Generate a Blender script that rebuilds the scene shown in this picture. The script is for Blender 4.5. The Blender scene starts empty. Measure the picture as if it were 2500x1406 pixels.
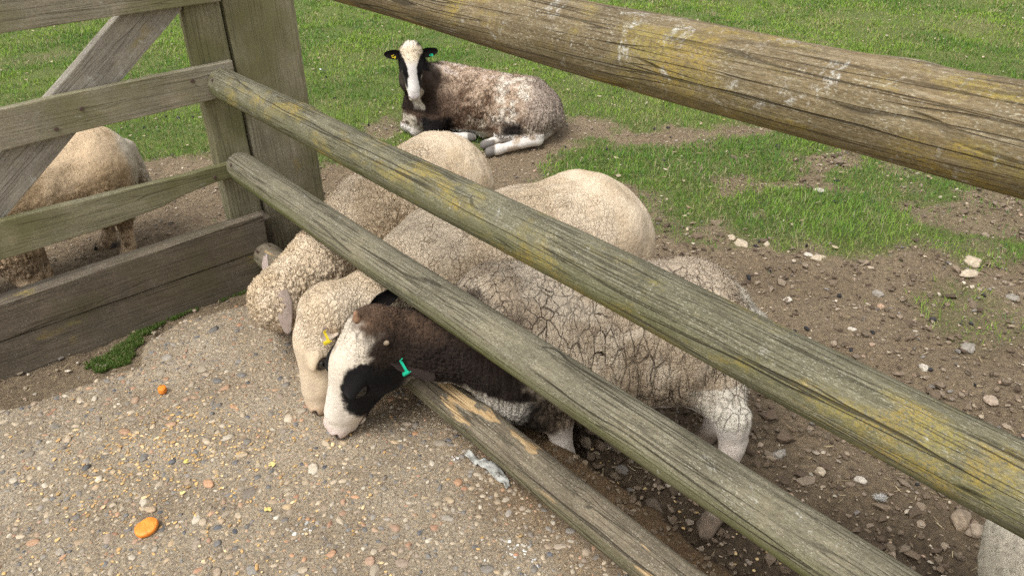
import bpy, math, random
import numpy as np
from mathutils import Vector, Matrix

# ------------------------------------------------------------ camera, sky, sun, exposure
scene = bpy.context.scene
col = scene.collection
rad = math.radians
CAM_H = 1.5
cam = bpy.data.cameras.new('camera'); camo = bpy.data.objects.new('camera', cam); col.objects.link(camo)
cam.sensor_fit = 'HORIZONTAL'; cam.sensor_width = 36.0; cam.lens = 36.0 * 1860.5 / 2500
cam.clip_start = 0.05; cam.clip_end = 1500
_p, _r = rad(31.08), rad(-1.088)
_f = Vector((0, math.cos(_p), -math.sin(_p))); _x = Vector((1, 0, 0)); _u = _x.cross(_f)
_xr = _x * math.cos(_r) + _u * math.sin(_r); _ur = _u * math.cos(_r) - _x * math.sin(_r)
camo.matrix_world = Matrix(((_xr.x, _ur.x, -_f.x, 0), (_xr.y, _ur.y, -_f.y, 0), (_xr.z, _ur.z, -_f.z, CAM_H), (0, 0, 0, 1)))
scene.camera = camo

SUN_EL, SUN_AZ = rad(60), rad(-140)         # high, veiled sun; azimuth from +Y towards +X
world = bpy.data.worlds.new('World'); scene.world = world; world.use_nodes = True
wt = world.node_tree; wt.nodes.clear()
wo = wt.nodes.new('ShaderNodeOutputWorld'); bg = wt.nodes.new('ShaderNodeBackground')
sky = wt.nodes.new('ShaderNodeTexSky'); sky.sky_type = 'NISHITA'; sky.sun_disc = False
sky.sun_elevation = SUN_EL; sky.sun_rotation = SUN_AZ; sky.dust_density = 4.0; sky.ozone_density = 1.0
hs = wt.nodes.new('ShaderNodeHueSaturation'); hs.inputs['Saturation'].default_value = 0.12
wt.links.new(sky.outputs[0], hs.inputs['Color']); wt.links.new(hs.outputs[0], bg.inputs[0]); wt.links.new(bg.outputs[0], wo.inputs[0])
bg.inputs[1].default_value = 0.15
sun = bpy.data.lights.new('sun', 'SUN'); sun.energy = 1.15; sun.angle = rad(30); sun.color = (1.0, 0.975, 0.935)
suno = bpy.data.objects.new('sun', sun); col.objects.link(suno)
_sd = Vector((math.sin(SUN_AZ) * math.cos(SUN_EL), math.cos(SUN_AZ) * math.cos(SUN_EL), math.sin(SUN_EL)))
suno.rotation_euler = _sd.to_track_quat('Z', 'Y').to_euler()
scene.view_settings.view_transform = 'Standard'; scene.view_settings.look = 'None'
scene.view_settings.gamma = 1.0; scene.view_settings.use_curve_mapping = False
scene.view_settings.exposure = 0.76
scene.render.engine = 'CYCLES'; scene.cycles.use_denoising = False; scene.cycles.use_adaptive_sampling = True; scene.cycles.adaptive_threshold = 0.008

# ------------------------------------------------------------ frame of the place
PHI = rad(-49.834)
AX = np.array([math.cos(PHI), math.sin(PHI), 0.0])        # along the round-rail fence, towards the viewer
NX = np.array([-AX[1], AX[0], 0.0])                        # across it, into the field
def AP(a, p, z=0.0): return AX * a + NX * p + np.array([0, 0, z])
FIELD = -0.12
rng = np.random.default_rng(7)
random.seed(7)

# ------------------------------------------------------------ numpy noise
_tr = np.random.default_rng(99)
_PM = np.concatenate([_tr.permutation(1024)] * 2).astype(np.int32); _TV = _tr.random((1024, 3)).astype(np.float32)
def vnoise(P, s=0):
    P = np.asarray(P, np.float32); fl = np.floor(P); i = fl.astype(np.int32); f = P - fl; f = f * f * (3 - 2 * f)
    ux, uy, uz = f[:, 0], f[:, 1], f[:, 2]; T = _TV[:, 0]
    x0 = _PM[(i[:, 0] + s * 131) & 1023]; x1 = _PM[(i[:, 0] + 1 + s * 131) & 1023]; y0 = i[:, 1] & 1023; y1 = (i[:, 1] + 1) & 1023; z0 = i[:, 2] & 1023; z1 = (i[:, 2] + 1) & 1023
    r = []
    for xx in (x0, x1):
        q = []
        for yy in (y0, y1):
            k = _PM[xx + yy]; a = T[_PM[k + z0]]; b = T[_PM[k + z1]]; q.append(a + (b - a) * uz)
        r.append(q[0] + (q[1] - q[0]) * uy)
    return r[0] + (r[1] - r[0]) * ux
def fbm(P, o=4, s=0):
    r = 0; a = .5; t = 0
    for k in range(o):
        r = r + a * vnoise(P * 2 ** k + 17.3 * k, s + k); t += a; a *= .5
    return r / t
def worley(P, s=0):
    P = np.asarray(P, np.float32); i = np.floor(P - .5).astype(np.int32); n = len(P)
    f1 = np.full(n, 9., np.float32); f2 = f1.copy(); idn = np.zeros(n, np.float32)
    for dx in (0, 1):
        for dy in (0, 1):
            for dz in (0, 1):
                cx, cy, cz = i[:, 0] + dx, i[:, 1] + dy, i[:, 2] + dz
                k = _PM[_PM[_PM[(cx + s * 131) & 1023] + (cy & 1023)] + (cz & 1023)]
                t = _TV[k] * .8 + .1
                d = np.sqrt((cx + t[:, 0] - P[:, 0]) ** 2 + (cy + t[:, 1] - P[:, 1]) ** 2 + (cz + t[:, 2] - P[:, 2]) ** 2)
                nw = d < f1
                f2 = np.where(nw, f1, np.minimum(f2, d)); idn = np.where(nw, t[:, 0], idn); f1 = np.where(nw, d, f1)
    return f1, f2, idn
def sstep(a, b, x):
    t = np.clip((x - a) / (b - a), 0, 1); return t * t * (3 - 2 * t)
def mixc(a, b, t):
    a = np.asarray(a, float); b = np.asarray(b, float); t = np.asarray(t)[..., None]
    return a * (1 - t) + b * t

# ------------------------------------------------------------ mesh and object helpers
def mesh_np(name, V, F, C=None, smooth=True, N=None):
    V = np.asarray(V, np.float32); F = np.asarray(F, np.int32)
    me = bpy.data.meshes.new(name)
    k = F.shape[1]
    me.vertices.add(len(V)); me.vertices.foreach_set('co', V.ravel())
    me.loops.add(F.size); me.loops.foreach_set('vertex_index', F.ravel())
    me.polygons.add(len(F)); me.polygons.foreach_set('loop_start', np.arange(0, F.size, k, dtype=np.int32))
    me.polygons.foreach_set('use_smooth', np.full(len(F), smooth))
    me.update(calc_edges=True)
    if C is not None:
        C = np.asarray(C, np.float32)
        if C.shape[1] == 3: C = np.concatenate([C, np.ones((len(C), 1), np.float32)], 1)
        at = me.color_attributes.new('Col', 'FLOAT_COLOR', 'POINT'); at.data.foreach_set('color', C.ravel())
    if N is not None: me.normals_split_custom_set_from_vertices(N)
    return me
def link(name, me, m=None, parent=None):
    o = bpy.data.objects.new(name, me); col.objects.link(o)
    if m is not None and me is not None and not me.materials: me.materials.append(m)
    if parent is not None: o.parent = parent
    return o
def tag(o, label=None, cat=None, group=None, kind=None):
    if label: o['label'] = label
    if cat: o['category'] = cat
    if group: o['group'] = group
    if kind: o['kind'] = kind
    return o
def empty(name, loc, label, cat, group=None):
    o = bpy.data.objects.new(name, None); col.objects.link(o); o.location = loc; o.empty_display_size = .05
    bpy.context.view_layer.update()
    return tag(o, label, cat, group)
def put(o, parent):                       # parent, keeping the world place
    bpy.context.view_layer.update(); o.parent = parent; o.matrix_parent_inverse = parent.matrix_world.inverted()
    return o

# ------------------------------------------------------------ material helpers
class M:
    def __init__(s, name):
        s.m = bpy.data.materials.new(name); s.m.use_nodes = True; s.t = s.m.node_tree; s.t.nodes.clear()
        s.out = s.n('ShaderNodeOutputMaterial'); s.b = s.n('ShaderNodeBsdfPrincipled'); s.l(s.b.outputs[0], s.out.inputs[0])
        s.b.inputs['Roughness'].default_value = .85; s.b.inputs['Specular IOR Level'].default_value = .25
    def n(s, k, **kw):
        x = s.t.nodes.new(k)
        for a, b in kw.items(): setattr(x, a, b)
        return x
    def l(s, a, b): s.t.links.new(a, b)
    def val(s, sock, v):
        if isinstance(v, (int, float)): sock.default_value = v
        elif isinstance(v, tuple): sock.default_value = v if len(v) == len(sock.default_value) else tuple(v) + (1,)
        else: s.l(v, sock)
    def coord(s, scale=(1, 1, 1), which='Object', off=(0, 0, 0)):
        tc = s.n('ShaderNodeTexCoord'); mp = s.n('ShaderNodeMapping'); s.l(tc.outputs[which], mp.inputs[0])
        mp.inputs['Scale'].default_value = scale; mp.inputs['Location'].default_value = off; return mp.outputs[0]
    def noise(s, vec, scale=5, detail=4, rough=.55, dist=0):
        x = s.n('ShaderNodeTexNoise'); s.l(vec, x.inputs['Vector']); x.inputs['Scale'].default_value = scale
        x.inputs['Detail'].default_value = detail; x.inputs['Roughness'].default_value = rough; x.inputs['Distortion'].default_value = dist
        return x.outputs['Fac']
    def vor(s, vec, scale=5, feature='F1', out='Distance'):
        x = s.n('ShaderNodeTexVoronoi'); x.feature = feature; s.l(vec, x.inputs['Vector']); x.inputs['Scale'].default_value = scale
        return x.outputs[out]
    def ramp(s, fac, stops):
        x = s.n('ShaderNodeValToRGB'); e = x.color_ramp.elements
        while len(e) > len(stops): e.remove(e[-1])
        while len(e) < len(stops): e.new(1)
        for el, (p, c) in zip(e, stops): el.position = p; el.color = tuple(c) + (1,) if len(c) == 3 else c
        s.l(fac, x.inputs[0]); return x.outputs[0]
    def rng(s, v, a, b, c=0., d=1.):
        x = s.n('ShaderNodeMapRange'); x.inputs[1].default_value = a; x.inputs[2].default_value = b; x.inputs[3].default_value = c; x.inputs[4].default_value = d
        s.l(v, x.inputs[0]); return x.outputs[0]
    def math(s, op, a, b=0.):
        x = s.n('ShaderNodeMath', operation=op); s.val(x.inputs[0], a); s.val(x.inputs[1], b); return x.outputs[0]
    def mix(s, fac, a, b, mode='MIX'):
        x = s.n('ShaderNodeMix', data_type='RGBA', blend_type=mode); s.val(x.inputs[0], fac); s.val(x.inputs[6], a); s.val(x.inputs[7], b); return x.outputs[2]
    def attr(s, name='Col'):
        x = s.n('ShaderNodeAttribute'); x.attribute_name = name; return x.outputs['Color']
    def color(s, c): s.val(s.b.inputs['Base Color'], c)
    def bump(s, h, strength=.5, dist=.01, prev=None):
        x = s.n('ShaderNodeBump'); x.inputs['Strength'].default_value = strength; x.inputs['Distance'].default_value = dist
        s.l(h, x.inputs['Height'])
        if prev is not None: s.l(prev, x.inputs['Normal'])
        s.l(x.outputs[0], s.b.inputs['Normal']); return x.outputs[0]
    def set(s, **kw):
        for k, v in kw.items(): s.b.inputs[k.replace('_', ' ')].default_value = v
        return s

# earth
mt = M('earth'); v = mt.coord()
c = mt.mix(1.0, mt.attr(), mt.ramp(mt.noise(v, 60, 6, .7), [(.25, (.45, .42, .4)), (.5, (1, 1, 1)), (.75, (1.55, 1.5, 1.4))]), 'MULTIPLY')
c = mt.mix(mt.rng(mt.noise(v, 240, 3, .6), .66, .72), c, (.34, .27, .17))
mt.color(c); mt.set(Roughness=.95)
b1 = mt.bump(mt.noise(v, 70, 10, .8), 1., .03); EARTH = mt.m
# concrete with fine sand
mt = M('concrete'); v = mt.coord()
base = mt.ramp(mt.noise(v, 4, 5, .6), [(.3, (.30, .242, .172)), (.55, (.405, .345, .258)), (.75, (.485, .425, .335))])
c = mt.mix(.75, base, mt.ramp(mt.noise(v, 260, 5, .75), [(.25, (.3, .28, .26)), (.5, (1, 1, 1)), (.8, (1.9, 1.8, 1.65))]), 'MULTIPLY')
c = mt.mix(1.0, c, mt.ramp(mt.vor(v, 210, 'F1', 'Color'), [(.1, (.62, .55, .5)), (.5, (1, 1, 1)), (.9, (1.25, 1.12, .95))]), 'MULTIPLY')
mt.color(mt.mix(1.0, c, mt.attr(), 'MULTIPLY')); mt.set(Roughness=.95)
mt.bump(mt.noise(v, 150, 8, .85), 1., .009); CONC = mt.m
def vcol_mat(name, rough=.8, spec=.25, ns=150, amp=.25, bump=0.):
    m = M(name); v = m.coord()
    c = m.mix(1.0, m.attr(), m.ramp(m.noise(v, ns, 5, .65), [(.25, (1 - amp,) * 3), (.75, (1 + amp,) * 3)]), 'MULTIPLY')
    m.color(c); m.b.inputs['Roughness'].default_value = rough; m.b.inputs['Specular IOR Level'].default_value = spec
    if bump: m.bump(m.noise(v, ns, 6, .7), bump, .004)
    return m.m
PEB = vcol_mat('pebble_stone', .7, .35, 120, .3, .4)
STONE = vcol_mat('field_stone', .85, .25, 90, .35, .7)
CLOD = vcol_mat('earth_clod', .95, .1, 200, .4, .8)
GRAIN = vcol_mat('grain_husk', .75, .25, 300, .25)
def blade_mat(name):
    m = M(name); m.color(m.attr()); m.set(Roughness=.6, Specular_IOR_Level=.3)
    tr = m.n('ShaderNodeBsdfTranslucent'); m.l(m.attr(), tr.inputs[0]); ms = m.n('ShaderNodeMixShader'); ms.inputs[0].default_value = .3
    m.l(m.b.outputs[0], ms.inputs[1]); m.l(tr.outputs[0], ms.inputs[2]); m.l(ms.outputs[0], m.out.inputs[0]); return m.m
BLADE = blade_mat('grass_blade')
def fur_mat(name, amp=.22):
    m = M(name); v = m.coord()
    c = m.mix(1.0, m.attr(), m.ramp(m.noise(v, 330, 4, .7), [(.25, (1 - amp,) * 3), (.75, (1 + amp,) * 3)]), 'MULTIPLY')
    m.color(c); m.set(Roughness=.95, Specular_IOR_Level=.08); m.b.inputs['Sheen Weight'].default_value = .02
    m.bump(m.noise(v, 420, 5, .75), .6, .004); return m.m
FUR = fur_mat('fleece_and_hair')
def fleece(name, sets, deep, amp=.2, warp=.03, fold=None):
    """skin whose wool parts along fine splits; the colour's alpha says how far the fleece splits there"""
    m = M(name); v = m.coord(); at = m.n('ShaderNodeAttribute'); at.attribute_name = 'Col'
    c = m.mix(1.0, at.outputs['Color'], m.ramp(m.noise(v, 330, 4, .7), [(.25, (1 - amp,) * 3), (.75, (1 + amp,) * 3)]), 'MULTIPLY')
    wn = m.n('ShaderNodeTexNoise'); m.l(v, wn.inputs['Vector']); wn.inputs['Scale'].default_value = 22; wn.inputs['Detail'].default_value = 3
    sb = m.n('ShaderNodeVectorMath', operation='SUBTRACT'); m.l(wn.outputs['Color'], sb.inputs[0]); sb.inputs[1].default_value = (.5, .5, .5)
    scl = m.n('ShaderNodeVectorMath', operation='SCALE'); m.l(sb.outputs[0], scl.inputs[0]); scl.inputs['Scale'].default_value = warp
    if fold:                               # low on the flank the splits hang straight down
        sz_ = m.n('ShaderNodeSeparateXYZ'); m.l(v, sz_.inputs[0]); m.l(m.rng(sz_.outputs[2], fold[0], fold[1], warp * .22, warp), scl.inputs['Scale'])
    ad = m.n('ShaderNodeVectorMath', operation='ADD'); m.l(v, ad.inputs[0]); m.l(scl.outputs[0], ad.inputs[1])
    tot = None; hgt = None
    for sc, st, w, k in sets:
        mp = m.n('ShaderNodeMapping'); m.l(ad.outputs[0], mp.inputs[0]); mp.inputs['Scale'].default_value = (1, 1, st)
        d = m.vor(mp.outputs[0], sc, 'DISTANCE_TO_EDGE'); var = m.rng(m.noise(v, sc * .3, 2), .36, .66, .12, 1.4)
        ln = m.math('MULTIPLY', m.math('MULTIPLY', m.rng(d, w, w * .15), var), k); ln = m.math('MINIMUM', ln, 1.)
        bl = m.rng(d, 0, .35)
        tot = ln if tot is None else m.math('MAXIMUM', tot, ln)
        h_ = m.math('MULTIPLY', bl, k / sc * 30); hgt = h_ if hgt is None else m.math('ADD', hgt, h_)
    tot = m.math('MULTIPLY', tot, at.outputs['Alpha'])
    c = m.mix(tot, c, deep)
    m.color(c); m.set(Roughness=.95, Specular_IOR_Level=.06); m.b.inputs['Sheen Weight'].default_value = .03
    hh = m.math('MULTIPLY', m.math('SUBTRACT', hgt, m.math('MULTIPLY', tot, 1.2)), at.outputs['Alpha'])
    b = m.bump(hh, .8, .006)
    b = m.bump(m.math('MULTIPLY', m.rng(m.vor(ad.outputs[0], 175, 'F1'), .0, .7, 1, 0), at.outputs['Alpha']), .4, .004, b)
    m.bump(m.noise(v, 420, 5, .75), .5, .003, b); return m.m
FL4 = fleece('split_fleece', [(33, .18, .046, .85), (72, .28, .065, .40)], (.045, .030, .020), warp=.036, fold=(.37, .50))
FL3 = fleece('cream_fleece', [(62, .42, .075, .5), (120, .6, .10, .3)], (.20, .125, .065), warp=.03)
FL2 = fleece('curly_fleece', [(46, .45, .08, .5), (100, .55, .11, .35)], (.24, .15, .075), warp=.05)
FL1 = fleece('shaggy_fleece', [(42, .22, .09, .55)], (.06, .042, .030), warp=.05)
FL5 = fleece('tan_fleece', [(60, .4, .09, .6), (130, .55, .12, .35)], (.12, .075, .04), warp=.04)
m = M('wool_fibre'); m.color(m.mix(1., m.attr(), (1.18, 1.18, 1.18), 'MULTIPLY')); m.set(Roughness=.9, Specular_IOR_Level=.08); FIBRE = m.m

# wood: x of the object runs along the grain
def wood(name, c_dark, c_mid, c_pale, lich=.0, white=.0, algae=.0, chew=.0, seed=0., crack=1., stain=None):
    m = M(name)
    v = m.coord((1, 1, 1), off=(seed, seed * 1.7, seed * .6))
    vs = m.coord((.06, 1, 1), off=(seed, seed * .7, seed * 1.9))
    streak = m.noise(vs, 130, 8, .75); broad = m.noise(v, 7, 5, .6); fine = m.noise(m.coord((.25, 1, 1)), 420, 4, .8)
    c = m.ramp(streak, [(.18, c_dark), (.5, c_mid), (.82, c_pale)])
    c = m.mix(.55, c, m.ramp(broad, [(.3, (.62, .62, .6)), (.5, (1, 1, 1)), (.72, (1.4, 1.36, 1.3))]), 'MULTIPLY')
    c = m.mix(.8, c, m.ramp(fine, [(.3, (.5, .5, .48)), (.5, (1, 1, 1)), (.72, (1.7, 1.68, 1.6))]), 'MULTIPLY')
    fleck = m.math('MULTIPLY', m.rng(m.noise(m.coord((.35, 1, 1), off=(seed, 5, 5)), 520, 2, .6), .57, .66), m.rng(m.noise(v, 24, 3, .6), .38, .6))
    c = m.mix(m.math('MULTIPLY', fleck, .55), c, (.50, .47, .37))
    if stain: c = m.mix(m.rng(m.noise(v, 2.6, 4, .6), .45, .62, 0, .8), c, stain)
    if algae:
        g = m.n('ShaderNodeNewGeometry'); sx = m.n('ShaderNodeSeparateXYZ'); m.l(g.outputs['Normal'], sx.inputs[0])
        low = m.rng(sx.outputs[2], .55, -.35); f = m.math('MULTIPLY', low, m.rng(m.noise(vs, 30, 5, .6), .3, .6))
        c = m.mix(m.math('MULTIPLY', f, algae), c, (.105, .115, .032))
    if lich:
        vl = m.coord((.45, 1, 1), off=(seed * 2, 1, 4))
        f = m.math('MULTIPLY', m.rng(m.noise(vl, 13, 6, .65, .4), .62 - lich * .16, .70 - lich * .1), m.rng(m.noise(m.coord((.5, 1, 1)), 300, 4, .8), .42, .54))
        c = m.mix(m.math('MULTIPLY', f, .72), c, m.ramp(m.noise(v, 16, 3), [(.35, (.25, .215, .06)), (.6, (.34, .245, .05))]))
    if white:
        f = m.math('MULTIPLY', m.rng(m.noise(v, 19, 5, .7, .5), .66 - white * .12, .74 - white * .12), m.rng(m.noise(v, 200, 3, .7), .42, .6))
        c = m.mix(m.math('MULTIPLY', f, .75), c, (.52, .51, .46))
    if chew:
        vc = m.coord((.22, 1, 1), off=(seed * 3, 2, 1))
        f = m.math('MULTIPLY', m.rng(m.noise(vc, 19, 3, .5, .6), .60, .625), m.rng(m.noise(vs, 60, 4), .38, .42))
        g2 = m.n('ShaderNodeNewGeometry'); s2 = m.n('ShaderNodeSeparateXYZ'); m.l(g2.outputs['Normal'], s2.inputs[0])
        f = m.math('MULTIPLY', f, m.rng(s2.outputs[2], .1, .35))
        c = m.mix(m.math('MULTIPLY', f, chew), c, m.ramp(m.noise(vs, 90, 4), [(.3, (.30, .19, .09)), (.7, (.48, .35, .19))]))
    # drying cracks that follow the grain
    wob = m.n('ShaderNodeTexNoise'); m.l(m.coord((.3, 1, 1), off=(seed * 5, 3, 2)), wob.inputs['Vector']); wob.inputs['Scale'].default_value = 9
    vk = m.n('ShaderNodeMix', data_type='VECTOR'); vk.inputs[0].default_value = .012
    m.l(m.coord((.016, 1, 1), off=(seed * 5, 3, 2)), vk.inputs[4]); m.l(wob.outputs['Color'], vk.inputs[5]); vk = vk.outputs[1]
    gate_ = m.rng(m.noise(m.coord((.12, 1, 1), off=(9, seed, 1)), 16, 2), .47, .56)
    line = m.math('MULTIPLY', m.rng(m.vor(vk, 30, 'DISTANCE_TO_EDGE'), .022, .008), gate_)
    gate2 = m.rng(m.noise(m.coord((.15, 1, 1), off=(3, seed, 7)), 22, 2), .46, .56, 0, .75)
    line2 = m.math('MULTIPLY', m.rng(m.vor(vk, 85, 'DISTANCE_TO_EDGE'), .05, .015), gate2)
    line = m.math('MULTIPLY', m.math('MAXIMUM', line, line2), crack)
    c = m.mix(m.math('MULTIPLY', line, .78), c, (.03, .025, .017))
    m.color(c); m.set(Roughness=.92, Specular_IOR_Level=.15)
    h = m.math('ADD', m.math('MULTIPLY', streak, .4), m.math('SUBTRACT', m.math('MULTIPLY', fine, .35), m.math('MULTIPLY', line, 1.6)))
    m.bump(h, .7, .005); return m.m

# ------------------------------------------------------------ where grass grows (world x, y)
DIRT = [(-9, 3.6), (-3.4, 4.0), (-2.17, 4.19), (-1.98, 4.24), (-1.76, 4.31), (-1.38, 3.99), (-1.06, 4.1), (-0.85, 4.12), (-0.6, 4.4), (-0.16, 4.38), (0.33, 4.72), (0.47, 4.8), (0.67, 4.7), (0.79, 4.43), (1.64, 4.61), (1.66, 4.51), (1.12, 4.35), (0.76, 4.25), (0.48, 4.35), (0.29, 4.09), (0.25, 3.8), (0.69, 3.78), (0.72, 3.56), (0.83, 3.19), (1.02, 3.36), (1.01, 3.06), (1.38, 3.0), (1.57, 2.95), (1.81, 2.98), (2.15, 2.82), (2.48, 2.74), (9, 2.0), (9, -9), (-9, -9)]
PATCH = [([(0.29, 4.06), (0.48, 4.31), (0.76, 4.23), (1.11, 4.32), (1.58, 4.43), (1.98, 4.3), (1.72, 3.96), (1.55, 3.74), (1.24, 3.7), (1.07, 3.55), (0.69, 3.78), (0.34, 3.85)], 1.0),
         ([(0.98, 3.36), (1.15, 3.54), (1.52, 3.66), (1.77, 3.52), (1.92, 3.32), (1.86, 3.1), (1.6, 2.95), (1.36, 3.01), (1.12, 3.07), (1.04, 3.18)], 1.0),
         ([(1.81, 3.02), (1.99, 3.14), (2.3, 3.08), (2.63, 2.95), (2.53, 2.81), (2.18, 2.88), (1.93, 2.83)], .7),
         ([(1.62, 2.51), (1.82, 2.58), (1.96, 2.44), (2.09, 2.27), (1.89, 2.08), (1.8, 2.16), (1.64, 2.26)], .35),
         ([(0.68, 3.47), (0.84, 3.56), (0.9, 3.32), (0.83, 3.1), (0.75, 3.15)], .5)]
BARE = [[(.5, 4.62), (.8, 4.47), (1.2, 4.52), (1.7, 4.62), (1.7, 4.52), (1.15, 4.38), (.78, 4.34)], [(1.63, 3.96), (1.95, 4.2), (1.89, 3.95), (1.62, 3.68), (1.53, 3.74)], [(-0.92, 4.72), (-0.75, 4.79), (-0.66, 4.59), (-0.82, 4.52)],
        [(1.95, 3.4), (2.45, 3.5), (2.8, 3.3), (2.4, 3.12), (2.0, 3.18)], [(1.1, 3.72), (1.55, 3.72), (1.75, 3.62), (1.5, 3.68), (1.2, 3.56), (1.02, 3.5)]]
def sdpoly(XY, poly):                      # signed distance, negative inside; points well clear of it just read .35
    P = np.asarray(poly, float); b0, b1 = P.min(0) - .35, P.max(0) + .35
    near = ((XY > b0) & (XY < b1)).all(1)
    if near.mean() < .9:
        out = np.full(len(XY), .35)
        if near.any(): out[near] = sdpoly(XY[near], poly)
        return out
    d = np.full(len(XY), 1e9); ins = np.zeros(len(XY), bool)
    for i in range(len(P)):
        a, b = P[i], P[(i + 1) % len(P)]; e = b - a; w = XY - a
        t = np.clip((w @ e) / (e @ e), 0, 1); d = np.minimum(d, np.hypot(*(w - t[:, None] * e).T))
        cnd = ((a[1] > XY[:, 1]) != (b[1] > XY[:, 1]))
        xi = a[0] + (XY[:, 1] - a[1]) / (b[1] - a[1] + 1e-12) * e[0]
        ins ^= cnd & (XY[:, 0] < xi)
    return np.where(ins, -d, d)
def grass_cover(XY):
    Q = np.c_[XY, np.zeros(len(XY))]
    nz = (fbm(Q * 5, 3, 3) - .5) * .34 + (vnoise(Q * 22, 5) - .5) * .08
    g = sstep(-.09, .09, sdpoly(XY, DIRT) + nz)
    for poly, k in PATCH: g = np.maximum(g, k * sstep(.08, -.08, sdpoly(XY, poly) + nz))
    for poly in BARE: g = g * (1 - .9 * sstep(.05, -.05, sdpoly(XY, poly) + nz - .05))
    thin = sstep(.66, .76, fbm(Q * 3.3, 3, 21)) * .5        # worn spots in the sward
    return np.clip(g * (1 - thin), 0, 1)
def ground_h(XY):
    a = XY @ AX[:2]; p = XY @ NX[:2]
    Q = np.c_[XY, np.zeros(len(XY))]
    h = FIELD + (fbm(Q * 1.7, 3, 11) - .5) * .05
    h = h + (fbm(Q * 13, 4, 12) - .5) * .035
    bank = sstep(1.05, .93, p) * sstep(-2.66, -2.6, a)             # level of the concrete, inside the corner
    bank2 = bank * sstep(-2.0, -2.25, a)
    h = h * (1 - bank2) + bank2 * (-.018 + (fbm(Q * 14, 4, 15) - .5) * .02)
    under = sstep(1.12, 1.0, p) * sstep(-2.3, -2.1, a)
    h = h - under * .10
    return h

# ------------------------------------------------------------ ground
def graded(lo, hi, step, far, grow=1.22):
    c = list(np.arange(lo, hi + 1e-6, step)); s = step; x = hi; r = []
    while x < far: s *= grow; x += s; r.append(x)
    l = []; s = step; x = lo
    while x > -far: s *= grow; x -= s; l.append(x)
    return np.array(l[::-1] + c + r)
gx = graded(-2.2, 2.6, .016, 400, 1.25); gy = graded(1.0, 4.5, .016, 400, 1.25)
GXX, GYY = np.meshgrid(gx, gy, indexing='ij'); XY = np.c_[GXX.ravel(), GYY.ravel()]
hz = ground_h(XY); cov = grass_cover(XY)
Q3 = np.c_[XY, np.zeros(len(XY))]
a_ = XY @ AX[:2]; p_ = XY @ NX[:2]
near = (np.abs(XY[:, 0]) < 3.2) & (XY[:, 1] < 5.5) & (XY[:, 1] > .5)
f1, f2, _i = worley(Q3[near] * 19, 4); f3, f4, _i = worley(Q3[near] * 44 + 3, 6)
lump = ((1 - f1) * .020 * fbm(Q3[near] * 5, 2, 8) + (1 - f3) * .009 + (fbm(Q3[near] * 30, 3, 9) - .5) * .016) * (1 - cov[near])
hz[near] += lump - .012 * (1 - cov[near])
wet = sstep(2.0, 1.35, p_ + (fbm(Q3 * 3, 3, 31) - .5) * .9) * sstep(-2.6, -1.2, a_)
dry = mixc((.245, .180, .112), (.335, .255, .165), fbm(Q3 * 6, 3, 33))
mud = mixc((.098, .069, .042), (.165, .12, .077), fbm(Q3 * 7, 3, 35))
soil = mixc(dry, mud, wet)
turf = mixc((.095, .155, .026), (.165, .21, .045), fbm(Q3 * 4, 3, 37))
gcol = mixc(soil, turf, cov * .85)
nx_, ny_ = len(gx), len(gy)
idx = np.arange(nx_ * ny_).reshape(nx_, ny_)
FQ = np.stack([idx[:-1, :-1], idx[1:, :-1], idx[1:, 1:], idx[:-1, 1:]], -1).reshape(-1, 4)
tag(link('ground', mesh_np('ground', np.c_[XY, hz], FQ, gcol), EARTH), kind='structure')

# ------------------------------------------------------------ concrete slab with exposed pebbles
EDGE_G = [(-2.428, -.025), (-2.403, .084), (-2.383, .199), (-2.38, .299), (-2.384, .372), (-2.482, .417), (-2.563, .581), (-2.528, .69), (-2.493, .801), (-2.47, 1.0)]
EDGE_F = [(-2.2, 1.16), (-1.6, 1.17), (-1.073, 1.175), (-.834, 1.172), (-.57, 1.145), (0, 1.15), (.8, 1.16), (2.2, 1.16)]
outline = [(2.2, -2.4), (-2.5, -2.4), (-2.47, -.6)] + EDGE_G + EDGE_F
def rough_line(pts, amp, step=.012, s=0):
    out = []
    n = len(pts)
    for i in range(n):
        a, b = np.array(pts[i]), np.array(pts[(i + 1) % n]); L = np.linalg.norm(b - a); k = max(1, int(L / step))
        for t in range(k): out.append(a + (b - a) * t / k)
    out = np.array(out); q = np.c_[out, np.zeros(len(out))]
    out[:, 0] += (fbm(q * 16, 4, 41 + s) - .5) * amp; out[:, 1] += (fbm(q * 16 + 50, 4, 43 + s) - .5) * amp
    return out
SLAB = [tuple(AP(a, p)[:2]) for a, p in rough_line(outline, .035, .03)]
sa = np.arange(-2.66, 2.3, .018); sp = np.arange(-2.5, 1.26, .018)
SA, SP = np.meshgrid(sa, sp, indexing='ij')
SXY = SA.ravel()[:, None] * AX[:2] + SP.ravel()[:, None] * NX[:2]
SQ = np.c_[SXY, np.zeros(len(SXY))]
sd = sdpoly(SXY, SLAB)
sz = (fbm(SQ * 9, 4, 51) - .5) * .012 + (fbm(SQ * 60, 2, 53) - .5) * .004
edge = sstep(-.03, .004, sd)
mudl = sstep(.98, 1.08, SP.ravel())
sz = sz + mudl * (fbm(SQ * 34, 3, 59) - .45) * .035
sz = sz - edge * .02 - sstep(.0, .018, sd) * .16
keep = sd < .03
fi = np.arange(len(SXY)).reshape(SA.shape)
SF = np.stack([fi[:-1, :-1], fi[1:, :-1], fi[1:, 1:], fi[:-1, 1:]], -1).reshape(-1, 4)
SF = SF[keep[SF].all(1)]
mudlip = sstep(.98, 1.08, SP.ravel() + (fbm(SQ * 12, 3, 55) - .5) * .06)
rail_tone = sstep(.80, 1.0, SP.ravel() + (fbm(SQ * 7, 3, 57) - .5) * .25)  # slab colour turns darker and browner towards the lowest rail
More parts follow.
